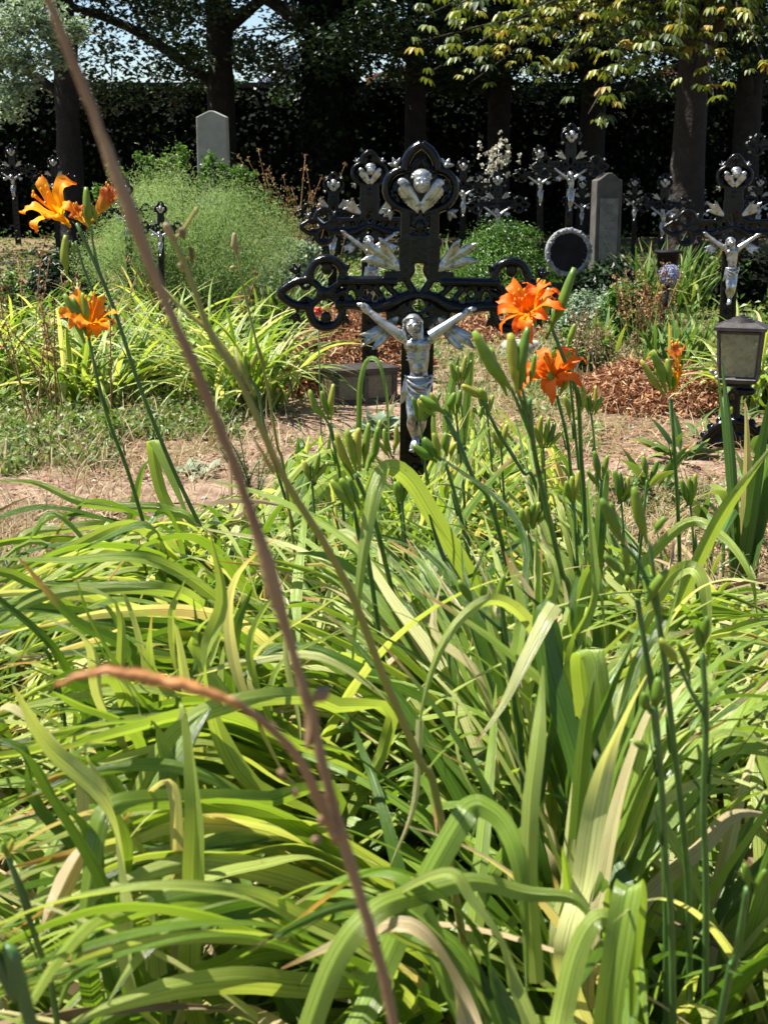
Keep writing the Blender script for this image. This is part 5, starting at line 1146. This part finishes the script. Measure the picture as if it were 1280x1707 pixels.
# box lantern at the foot of the second cross
c = G(597, 668); t = thing('box_lantern', 'low dark box-shaped grave lantern with dull amber panes, left of the large cross', 'lantern', (c[0], c[1], 0), None, (0, 0, .42))
m = MB(); L_, W_, Hh = .36, .22, .17
box(m, (0, 0, .012), (L_, W_, .024)); box(m, (0, 0, Hh + .006), (L_ + .02, W_ + .02, .016))
for sx in (-1, -.0, 1):
    for sy in (-1, 1): box(m, (sx * (L_ / 2 - .014), sy * (W_ / 2 - .012), Hh / 2), (.026, .022, Hh - .02))
box(m, (0, 0, Hh - .012), (L_ - .002, W_ - .002, .022)); m.build('frame', M['lantern'], t, False)
for (x, y, sx, sy) in ((-L_ / 4, -W_ / 2 + .012, L_ / 2 - .03, .006), (L_ / 4, -W_ / 2 + .012, L_ / 2 - .03, .006), (-L_ / 2 + .012, 0, .006, W_ - .04), (L_ / 2 - .012, 0, .006, W_ - .04), (0, W_ / 2 - .012, L_ - .03, .006)):
    m = MB(); box(m, (x, y, Hh / 2), (sx, sy, Hh - .05)); m.build('glass_pane', M['glass_dark'], t, False)
# little dark flower pot, round allium head, flat stone
c = P(1112, 440, 10.6); t = thing('flower_pot', 'small black flower pot in front of the distant dim cross', 'flower pot', (c[0], 10.6, 0))
m = MB(); tube(m, np.array([(0, 0, c[2] - .14), (0, 0, c[2] + .08), (0, 0, c[2] + .08), (0, 0, c[2] + .10)]), np.array([.06, .085, .10, .10]), 20); m.build('pot', M['plaque'], t)
m = MB(); tube(m, np.array([(0, 0, 0), (0, 0, c[2] - .13)]), .03, 10); m.build('spike', M['plaque'], t)
c = P(1115, 458, 9.6); t = thing('globe_flower', 'pale blue-grey globe flower head among the iris leaves', 'flower', (c[0], 9.6, 0))
m = MB(); d = rng.normal(size=(900, 3)); d /= np.linalg.norm(d, axis=1)[:, None]; scatter_leaves(m, np.array([0, 0, c[2]]) + d * rng.uniform(.05, .075, (900, 1)), .022, d, .5, .5); m.build('flower_head', M['blue_petal'], t, False)
m = MB(); tube(m, np.array([(0, 0, 0), (.01, 0, c[2])]), .005, 6); m.build('stem', M['stalk'], t)
c = G(868, 590); t = MB(); tube(t, np.array([(0, 0, -.02), (0, 0, .06), (0, 0, .09)]), np.array([.15, .14, .12]), 9, flat=.8); me = remesh(t, 'stone_block', .012, 4); o = link('stone_block', me, None, M['stone']); o.location = c; tag(o, 'squat grey stone block behind the orange blooms', 'stone')
# red and yellow plastic flowers hanging on the left arm
o = MB(); c = P(530, 519, 5.3)
for k in range(9):
    a = k * .7; ellipsoid(o, (.010 * math.cos(a), .006 * math.sin(a * 3), .010 * math.sin(a)), (.009, .006, .008), None, 8, 6)
m = MB(); tube(m, np.array([(0, 0, -.02), (0.01, .02, -c[2])]), .003, 5); tt = thing('red_flower', 'tiny bright red flower seen through the left arm of the large cross', 'flower', c)
o.build('flower_head', M['red'], tt); m.build('stem', M['stalk'], tt)
# ---------------------------------------------------------------- heaps of wilted clippings
def heap(label, px, py, rx, ry, h, seed, hollow=0.0, n=5200, ring=True):
    c = G(px, py); rg = np.random.default_rng(seed)
    t = thing('clippings_heap', label, 'heap', (c[0], c[1], 0), 'heaps of wilted brown clippings on graves')
    m = MB(); nu, nv = 40, 14; V = []
    def H(r, a): return h * np.clip(1 - r ** 2.2, 0, 1) * (1 - hollow * np.exp(-(r / .45) ** 2)) * (1 + .18 * np.sin(3 * a + seed) + .10 * np.sin(7 * a))
    for i in range(nv + 1):
        for j in range(nu):
            r = i / nv; a = j * 2 * np.pi / nu; V.append((rx * r * math.cos(a), ry * r * math.sin(a), H(r, a) + rg.normal(0, .008) - (.02 if i == nv else 0)))
    q = [[i * nu + j, (i + 1) * nu + j, (i + 1) * nu + (j + 1) % nu, i * nu + (j + 1) % nu] for i in range(nv) for j in range(nu)]
    m.add(np.array(V), q); m.build('soil_mound', M['soil'], t)
    m = MB(); r = np.sqrt(rg.uniform(.12 if hollow else 0, 1.05, n)); a = rg.uniform(0, 6.283, n)
    z = H(r, a) + rg.uniform(0, .035, n)
    for k in range(n // 2):
        b = np.array([rx * r[k] * math.cos(a[k]), ry * r[k] * math.sin(a[k]), z[k]]); L = rg.uniform(.03, .09); d = nz(rg.normal(size=3) * [1, 1, .6]); e = nz(rg.normal(size=3))
        p = spline([b, b + d * L * .5 + e * L * .2, b + d * L + e * L * .1 - [0, 0, .01]], 5); p[:, 2] = np.maximum(p[:, 2], .004)
        blade(m, p, rg.uniform(.006, .016), side=e, fold=rg.uniform(.2, 1), r=rg.uniform(0, 1), prof=[.4, 1, .8, .2])
    k = slice(n // 2, n); pos = np.stack([rx * r[k] * np.cos(a[k]), ry * r[k] * np.sin(a[k]), z[k]], 1)
    scatter_leaves(m, pos, rg.uniform(.02, .05, len(pos)), None, 1, .5, fold=.3); o = m.build('wilted_clippings', M['heap'], t, False); o['kind'] = 'stuff'
heap('ring-shaped heap of wilted brown clippings on the grave before the glass lantern', 1085, 668, .42, .55, .20, 3, hollow=.75, n=9000)
heap('reddish-brown heap of wilted flowers behind the box lantern', 600, 612, .46, .62, .30, 5, n=8000)
heap('low feathery red-brown heap left of the box lantern', 508, 652, .20, .27, .22, 6, n=4500)
heap('low brown heap of dry petals showing right of the cross under its arm', 812, 560, .5, .5, .10, 8, n=3500)
# ---------------------------------------------------------------- shrubs
def shrub(label, name, px, pyb, Y, rx, ry, h, mat, n, lsz, seed, asp=.5, cat='shrub', lumps=26, top=.9, z0=.0):
    c = P(px, pyb, Y); rg = np.random.default_rng(seed)
    t = thing(name, label, cat, (c[0], Y, 0)); m = MB(); st = MB()
    for k in range(14):
        a = rg.uniform(0, 6.28); f = rg.uniform(.2, .8); e = np.array([rx * f * math.cos(a), ry * f * math.sin(a), h * rg.uniform(.6, .9)])
        tube(st, spline([(0, 0, -.02), e * [.3, .3, .5], e], 8), np.linspace(.012, .003, 8), 5)
    for k in range(lumps):
        a = rg.uniform(0, 6.28); ph = math.acos(rg.uniform(.0, 1)); f = rg.uniform(.55, .82)
        b = np.array([rx * f * math.sin(ph) * math.cos(a), ry * f * math.sin(ph) * math.sin(a), z0 + (h - z0) * f * math.cos(ph) + .05 * h]); s = rg.uniform(.22, .36) * min(rx, h)
        nn = n // lumps; d = rg.normal(size=(nn, 3)); d /= np.linalg.norm(d, axis=1)[:, None]; pos = b + d * (s * rg.uniform(.55, 1.08, nn))[:, None]
        ok = pos[:, 2] > .01; nr = d + np.array([0, 0, .5]); rv = np.clip(rg.normal(.45, .2) + rg.normal(0, .2, nn), 0, 1)
        scatter_leaves(m, pos[ok], (lsz * rg.uniform(.7, 1.3, nn))[ok], nr[ok], .7, asp, rv[ok])
    nn = n // 3; d = rg.normal(size=(nn, 3)); d[:, 2] = abs(d[:, 2]); d /= np.linalg.norm(d, axis=1)[:, None]
    pos = d * [rx * .8, ry * .8, h * .8] * rg.uniform(.7, 1.1, (nn, 1)); scatter_leaves(m, pos, lsz, d, .8, asp)
    st.build('stems', M['bark2'], t); m.build('foliage', M[mat], t, False); return t
shrub('round clipped boxwood bush with small glossy leaves behind the cross\'s right arm', 'boxwood_bush', 828, 500, 11.8, .60, .5, .84, 'box', 22000, .026, 1, lumps=44)
shrub('lime-green low bush left of the iris leaves', 'leafy_bush', 1052, 520, 9.6, .26, .25, .50, 'box', 7000, .035, 2)
shrub('small bushy plant of mid-green leaves behind the upper orange bloom', 'leafy_bush', 968, 590, 8.2, .22, .2, .30, 'weed', 3800, .04, 3)
shrub('dark bluish-green low bush beside the dark gravestone', 'leafy_bush', 1010, 460, 11.6, .30, .3, .42, 'ivy', 5000, .04, 4)
shrub('grey-leaved straggling plant below the round plaque', 'grey_leaved_plant', 985, 520, 10.2, .34, .3, .34, 'grey_leaf', 4200, .035, 5)
shrub('pale variegated leafy bush behind the left arm of the large cross', 'leafy_bush', 487, 400, 12.6, .36, .4, .62, 'grey_leaf', 6500, .05, 6)
shrub('light green mound of leaves between the second cross and the iris', 'leafy_bush', 660, 470, 10.8, .55, .4, .46, 'weed', 7000, .045, 7)
shrub('dark green shrub at the shaded far left behind the yellow lily', 'leafy_bush', 105, 400, 10.5, .38, .4, .72, 'treeleaf', 6000, .06, 8)
shrub('sunlit green sprig bush low at the left edge', 'leafy_bush', 20, 440, 9.0, .30, .3, .55, 'weed', 4500, .05, 9)
shrub('leafy bush in the half-shade behind the boxwood, by the yellow-green leaves', 'leafy_bush', 975, 420, 13.6, .45, .4, .55, 'box', 5000, .05, 12)
shrub('dusky green shrub hiding the foot of the dark gravestone', 'leafy_bush', 1018, 470, 11.2, .40, .3, .52, 'treeleaf', 5000, .05, 14)
shrub('dark shrub standing in the shade at the right edge', 'leafy_bush', 1270, 420, 12.0, .55, .4, .50, 'ivy', 5000, .07, 13)
# feathery asparagus bush
c = P(312, 440, 9.2); t = thing('asparagus_bush', 'big soft feathery light-green asparagus bush in front of the pale gravestone', 'shrub', (c[0], 9.2, 0))
m = MB(); st = MB(); N = 150
for k in range(N):
    a = rng.uniform(0, 6.28); f = math.sqrt(rng.uniform(.02, 1)); hh = (1.05 - .36 * f ** 2) * (1 + .09 * math.sin(3 * a + 1) + .05 * math.sin(7 * a)) * rng.uniform(.82, 1.05); e = np.array([.62 * f * math.cos(a), .5 * f * math.sin(a), hh])
    p = spline([(e[0] * .15, e[1] * .15, 0), (e[0] * .5, e[1] * .5, hh * .55), e, e + [.12 * math.cos(a), .12 * math.sin(a), -.10]], 22); tube(st, p, np.linspace(.006, .0015, 22), 4)
    nn = 560; s = rng.uniform(.28, 1, nn); b = p[(s * 21).astype(int)]; spread = .15 * (1.15 - s)[:, None] + .03
    pos = b + rng.normal(size=(nn, 3)) * spread; scatter_leaves(m, pos, rng.uniform(.016, .034, nn), None, 1, .14, np.clip(rng.normal(.5, .2) + rng.normal(0, .15, nn), 0, 1), fold=.05)
st.build('stems', M['stalk'], t); m.build('foliage', M['asparagus'], t, False)
# spiky sprigs edging the asparagus bush
t = thing('leafy_sprigs', 'dark trailing sprigs with rows of small round leaves above the feathery bush', 'shrub', (c[0], 9.7, 0)); m = MB(); st = MB(); o0 = np.array([c[0], 9.7, 0])
for (x0, y0, x1, y1) in [(300, 330, 305, 245), (330, 330, 352, 262), (360, 330, 400, 285), (380, 340, 440, 330), (370, 330, 420, 292), (240, 330, 255, 268), (210, 330, 185, 285), (270, 330, 230, 262), (400, 360, 460, 350), (345, 330, 372, 278), (200, 350, 160, 320), (285, 320, 280, 262)]:
    q = spline([P(x0, y0, 9.7) - o0, P((x0 + x1) / 2 + 3, (y0 + y1) / 2 - 12, 9.7) - o0, P(x1, y1, 9.7) - o0], 24); tube(st, np.vstack([[q[0][0] * .5, 0, 0], q]), .004, 4)
    pos = np.repeat(q[4:], 12, 0) + rng.normal(0, .022, (240, 3)); scatter_leaves(m, pos, .032, None, 1, .7)
st.build('stems', M['stalk'], t); m.build('foliage', M['box'], t, False)
# ---------------------------------------------------------------- strap-leaved clumps further back
def clump(name, label, cat, px, Y, n, Lr, e, bend, wid, mat='lily', rad=.15, group=None, rr=(.1, .9), stems=0, stem_h=.7):
    c = P(px, 300, Y); p = Plant(name, label, cat, c[0], Y, group)
    p.leaves(n, Lr, e, bend, wid, rad=rad, rr=rr, fit=False); p.done(mat)
    if stems:
        m = MB()
        for k in range(stems):
            a = rng.uniform(0, 6.28); q = arch((rng.normal(0, .08), rng.normal(0, .08), 0), a, stem_h * rng.uniform(.7, 1.1), R(rng.uniform(72, 86)), R(rng.uniform(0, 25)), 10); tube(m, q, np.linspace(.005, .0025, 10), 5, r=rng.uniform(0, 1))
            for i in range(12): ellipsoid(m, q[-1 - (i % 4)] + rng.normal(0, .008, 3), (.006, .006, .012), None, 6, 5, rng.uniform(0, 1))
        m.build('seed_stems', M['brown_stem'], p.t)
    return p
BG = 'daylily clumps in the sunny bed at mid left'
for lb, px, Y, n, st_ in [('sunny daylily clump at mid left below the feathery bush', 330, 7.6, 170, 3), ('daylily clump at mid left just behind the two orange flowers', 210, 8.0, 170, 0), ('daylily clump at mid left with brown seed stems at the picture edge', 60, 8.2, 150, 9), ('arching daylily clump in front of the left bed, beside the path', 400, 6.95, 150, 0), ('daylily clump nearest the weeds at mid left', 150, 7.1, 140, 0), ('daylily clump at the back of the left bed, below the small crosses', 265, 8.9, 120, 5), ('daylily clump cut by the left edge at mid height', -30, 7.4, 120, 0)]:
    clump('daylily', lb, 'daylily', px, Y, n, (.55, .85), (50, 84), (50, 140), (.016, .030), rad=.20, group=BG, stems=st_)
for lb, px, Y, n, L in [('iris fan left of the large cross, beside the second cross', 470, 9.4, 90, (.4, .7)), ('iris leaves under the left trefoil of the large cross', 430, 8.8, 60, (.35, .6)), ('iris tuft right of the lime-green bush', 1120, 8.4, 44, (.25, .45)), ('iris tuft left of the glass-lantern cross', 1165, 8.6, 40, (.25, .45)), ('iris leaves behind the globe flower', 1085, 11.0, 60, (.5, .8)), ('pale iris leaves at the left end of the boxwood', 752, 12.2, 50, (.5, .75)), ('iris leaves in the shade right of the dark gravestone', 1150, 11.5, 60, (.5, .75)), ('narrow iris leaves behind the small bushy plant', 1015, 8.9, 24, (.25, .4))]:
    clump('iris', lb, 'iris', px, Y, n, L, (60, 88), (5, 60), (.02, .034), 'iris', .14, 'iris clumps between the graves')
clump('daylily', 'bright arching daylily clump at the right edge beside the glass lantern', 'daylily', 1290, 7.0, 120, (.5, .75), (50, 84), (50, 130), (.018, .03), rad=.15)
clump('iris', 'tall iris leaf close at the right edge of the view', 'iris', 1272, 3.9, 9, (.5, .75), (76, 89), (2, 20), (.03, .04), 'iris', .04)
def stems(label, px, Y, n, h, spread, mat='brown_stem', name='dry_stems'):
    c = P(px, 300, Y); t = thing(name, label, 'dry plant', (c[0], Y, 0)); m = MB()
    for k in range(n):
        q = arch((rng.normal(0, spread), rng.normal(0, spread), 0), rng.uniform(2.2, 4.0) if rng.uniform() < .6 else rng.uniform(0, 6.28), h * rng.uniform(.6, 1.05), R(rng.uniform(74, 89)), R(rng.uniform(0, 25)), 12); tube(m, q, np.linspace(.005, .002, 12), 5, r=rng.uniform(0, 1))
        pos = np.repeat(q[6:], 8, 0) + rng.normal(0, .012, (48, 3)); scatter_leaves(m, pos, .022, None, 1, .5, rng.uniform(0, 1, 48))
    m.build('stems', M[mat], t)
stems('sheaf of tall rust-brown dry stems left of the leftmost cross', 500, 13.0, 26, 1.35, .10)
stems('rust-brown seed stems at the left edge behind the lower orange flower', 75, 6.4, 8, .8, .10)
stems('forked bare dry stems at the far left edge', 15, 7.4, 5, 1.25, .10)
stems('pinkish dry weed stems between the bushes at right', 1088, 9.0, 22, .62, .10)
stems('thin reddish seed stems above the bushy plant', 1005, 7.8, 14, .45, .10, 'straw')
# flowers heaped on a cross in the background
c = P(832, 262, 16.0); t = thing('flower_wreath', 'pale flower wreath hung high in the shade above the boxwood', 'wreath', (c[0], 16.0, 0)); m = MB()
d = rng.normal(size=(60, 3)) * [.09, .05, .11]; 
for v in d: scatter_leaves(m, v + [0, 0, c[2]] + rng.normal(0, .012, (14, 3)), .032, None, 1, .7)
o = m.build('flowers', M['white_petal'], t); o['kind'] = 'stuff'; m = MB(); tube(m, np.array([(0, .04, 0), (0, .04, c[2] + .15)]), .02, 6); m.build('post', M['iron'], t)
# ---------------------------------------------------------------- broad-leaved plants at right
def broad(label, px, py, n, L, W_, seed, mat='broad', name='broad_leaved_plant', e=(25, 75), group=None):
    c = G(px, py); p = Plant(name, label, 'plant', c[0], c[1], group); rg = np.random.default_rng(seed)
    for k in range(n):
        az = rg.uniform(0, 6.28); l = rg.uniform(*L); q = arch((rg.normal(0, .03), rg.normal(0, .03), 0), az, l, R(rg.uniform(*e)), R(rg.uniform(20, 80)), 14)
        blade(p.lv, q, rg.uniform(*W_), side=np.array([-math.sin(az), math.cos(az), 0]) + rg.normal(0, .3, 3), fold=rg.uniform(.15, .5), r=rg.uniform(.1, .92), prof=[.08, .08, .5, .95, 1, .85, .5, .05], five=True)
    p.done(mat)
WG = 'low broad-leaved plants on the bare soil at lower right'
for i, (lb, px, py, n) in enumerate([('broad-leaved plant at the foot of the lantern stand', 1195, 735, 20), ('broad-leaved plant right of the lantern stand', 1255, 760, 18), ('broad-leaved plant in front of the brown heap', 1130, 770, 18), ('broad-leaved plant between the right flower stalk and the heap', 1090, 830, 14), ('broad-leaved plant at the right edge on bare soil', 1262, 850, 14), ('sparse broad-leaved plant beside the long diagonal blade', 1190, 900, 10)]):
    broad(lb, px, py, n, (.16, .30), (.035, .055), 50 + i, group=WG)
broad('rosette of grey-green lobed leaves left of the foot of the large cross', 628, 725, 26, (.08, .17), (.05, .075), 60, 'grey_leaf', 'grey_leaved_plant', (30, 80))
broad('small grey-green leafy weed by the sandy path', 330, 790, 16, (.08, .15), (.03, .05), 61, 'grey_leaf', 'weed', (15, 60))
# feathery spurge
c = G(425, 850); t = thing('spurge', 'small dark feathery spurge right of the long brown stem', 'plant', (c[0], c[1], 0)); m = MB(); st = MB()
for k in range(12):
    q = arch((rng.normal(0, .03), rng.normal(0, .03), 0), rng.uniform(0, 6.28), rng.uniform(.18, .30), R(rng.uniform(70, 88)), R(rng.uniform(0, 30)), 20); tube(st, q, .002, 5)
    for i in range(4, 20):
        for j in range(9):
            a = rng.uniform(0, 6.28); d = np.array([math.cos(a), math.sin(a), .3]); scat = spline([q[i], q[i] + d * .022], 3); blade(m, scat, .0035, side=np.cross(d, [0, 0, 1]), fold=.1, r=rng.uniform(.1, .6), prof=[.5, 1, .1])
st.build('stems', M['stalk'], t); m.build('foliage', M['iris'], t)
# ---------------------------------------------------------------- ground cover (nobody could count it)
def in_path(x, y):
    return pathmask(np.array([[x, y]]))[0]
def cover(name, label, regions, mat, per, Lr, e, bend, wid, seg=5, keep_path=.35, rr=(0, 1)):
    m = MB()
    for (x0, y0, x1, y1, n) in regions:
        for k in range(int(n * per)):
            p = G(rng.uniform(x0, x1), rng.uniform(y0, y1))
            if in_path(p[0], p[1]) and rng.uniform() > keep_path: continue
            if math.sin(p[0] * 6 + 1) * math.sin(p[1] * 4) + rng.normal(0, .6) < -.45: continue
            az = rng.uniform(0, 6.28); q = arch(p, az, rng.uniform(*Lr), R(rng.uniform(*e)), R(rng.uniform(*bend)), seg); q[:, 2] = np.maximum(q[:, 2], .004)
            blade(m, q, rng.uniform(*wid), side=np.array([-math.sin(az), math.cos(az), rng.normal(0, .4)]), fold=.2, r=rng.uniform(*rr))
    return tag(m.build(name, M[mat]), label, kind='stuff')
cover('dry_grass', 'withered tan grass over the bare ground', [(-80, 690, 190, 1020, 4200), (60, 690, 480, 810, 2800), (640, 640, 1000, 800, 900), (170, 800, 420, 980, 500), (880, 560, 1280, 660, 2200), (700, 540, 900, 700, 900), (960, 700, 1300, 1060, 2600), (420, 540, 560, 640, 600), (700, 700, 960, 800, 500), (460, 690, 700, 800, 400)], 'straw', 1.5, (.06, .22), (10, 78), (10, 120), (.002, .0045))
cover('green_grass', 'short green grass tufts', [(-60, 560, 420, 740, 3400), (-60, 730, 200, 800, 900), (380, 500, 560, 640, 900), (880, 520, 1280, 660, 2600), (700, 500, 960, 700, 1800), (420, 540, 600, 700, 1200), (960, 760, 1280, 900, 300), (470, 690, 660, 760, 300), (0, 440, 1280, 520, 1600)], 'weed', 1.3, (.04, .13), (30, 85), (10, 90), (.003, .007))
def scatter_on(name, label, regions, mat, size, zr, asp=.6, spread=.8, path_ok=True, clumpy=0):
    P_ = []; 
    for (x0, y0, x1, y1, n) in regions:
        for k in range(n):
            p = G(rng.uniform(x0, x1), rng.uniform(y0, y1))
            if not path_ok and in_path(p[0], p[1]): continue
            s = 1.0
            if clumpy:
                s = math.sin(p[0] * 5 + 2) * math.sin(p[1] * 3.3 + 1) + rng.normal(0, .4)
                if s < clumpy - .5: continue
                s = min(1.2, .4 + .6 * abs(s))
            p[2] = rng.uniform(*zr) * s; P_.append(p)
    m = MB(); P_ = np.array(P_); scatter_leaves(m, P_, rng.uniform(*size, len(P_)), np.array([[0, 0, 1.]]), spread, asp)
    return tag(m.build(name, M[mat], None, False), label, kind='stuff')
scatter_on('ground_cover', 'low leafy weeds spreading in front of the left daylily bed', [(-80, 590, 440, 740, 9000), (380, 520, 520, 600, 1200), (-50, 720, 200, 800, 1500), (150, 690, 430, 740, 900), (430, 700, 560, 760, 500), (1000, 540, 1280, 640, 1600), (700, 540, 960, 640, 1000), (860, 640, 1010, 760, 500), (440, 560, 560, 720, 900), (1040, 780, 1300, 860, 900)], 'weed', (.018, .045), (.01, .15), .7, .9, False, .1)
scatter_on('middle_ground_cover', 'patchy green leaves between the far graves', [(0, 395, 1280, 500, 11000), (400, 440, 1280, 560, 6500)], 'weed', (.04, .08), (.01, .28), .6, .9, False, .1)
scatter_on('shaded_ground_cover', 'dark low plants among the shaded crosses', [(-60, 352, 1340, 400, 9000)], 'ivy', (.08, .16), (.02, .5), .6, .9, False, .1)
scatter_on('shaded_pale_flowers', 'specks of pale flowers among the shaded crosses', [(-60, 352, 1340, 400, 380)], 'white_petal', (.04, .07), (.3, .9), .8, .9)
scatter_on('fallen_leaves', 'fallen red-brown leaf litter on the path and soil', [(150, 620, 470, 800, 1500), (440, 540, 700, 760, 900), (700, 520, 1280, 760, 3500), (-60, 760, 250, 980, 500), (960, 760, 1300, 1080, 1700), (700, 740, 960, 820, 500)], 'litter', (.012, .035), (.006, .02), .6, .35)
m = MB()
for k in range(240):
    p = G(rng.uniform(-40, 1300), rng.uniform(640, 960)); s = rng.uniform(.004, .016); ellipsoid(m, p + [0, 0, s * .3], (s, s * rng.uniform(.7, 1), s * .6), rotz(rng.uniform(0, 3)), 7, 5, rng.uniform(0, 1))
tag(m.build('pebbles', M['stone_pale']), 'scattered pale pebbles on the path', kind='stuff')
for o in list(SC.objects):
    if o.parent is None and o.type == 'MESH' and 'category' not in o and 'kind' not in o: print('UNTAGGED', o.name)
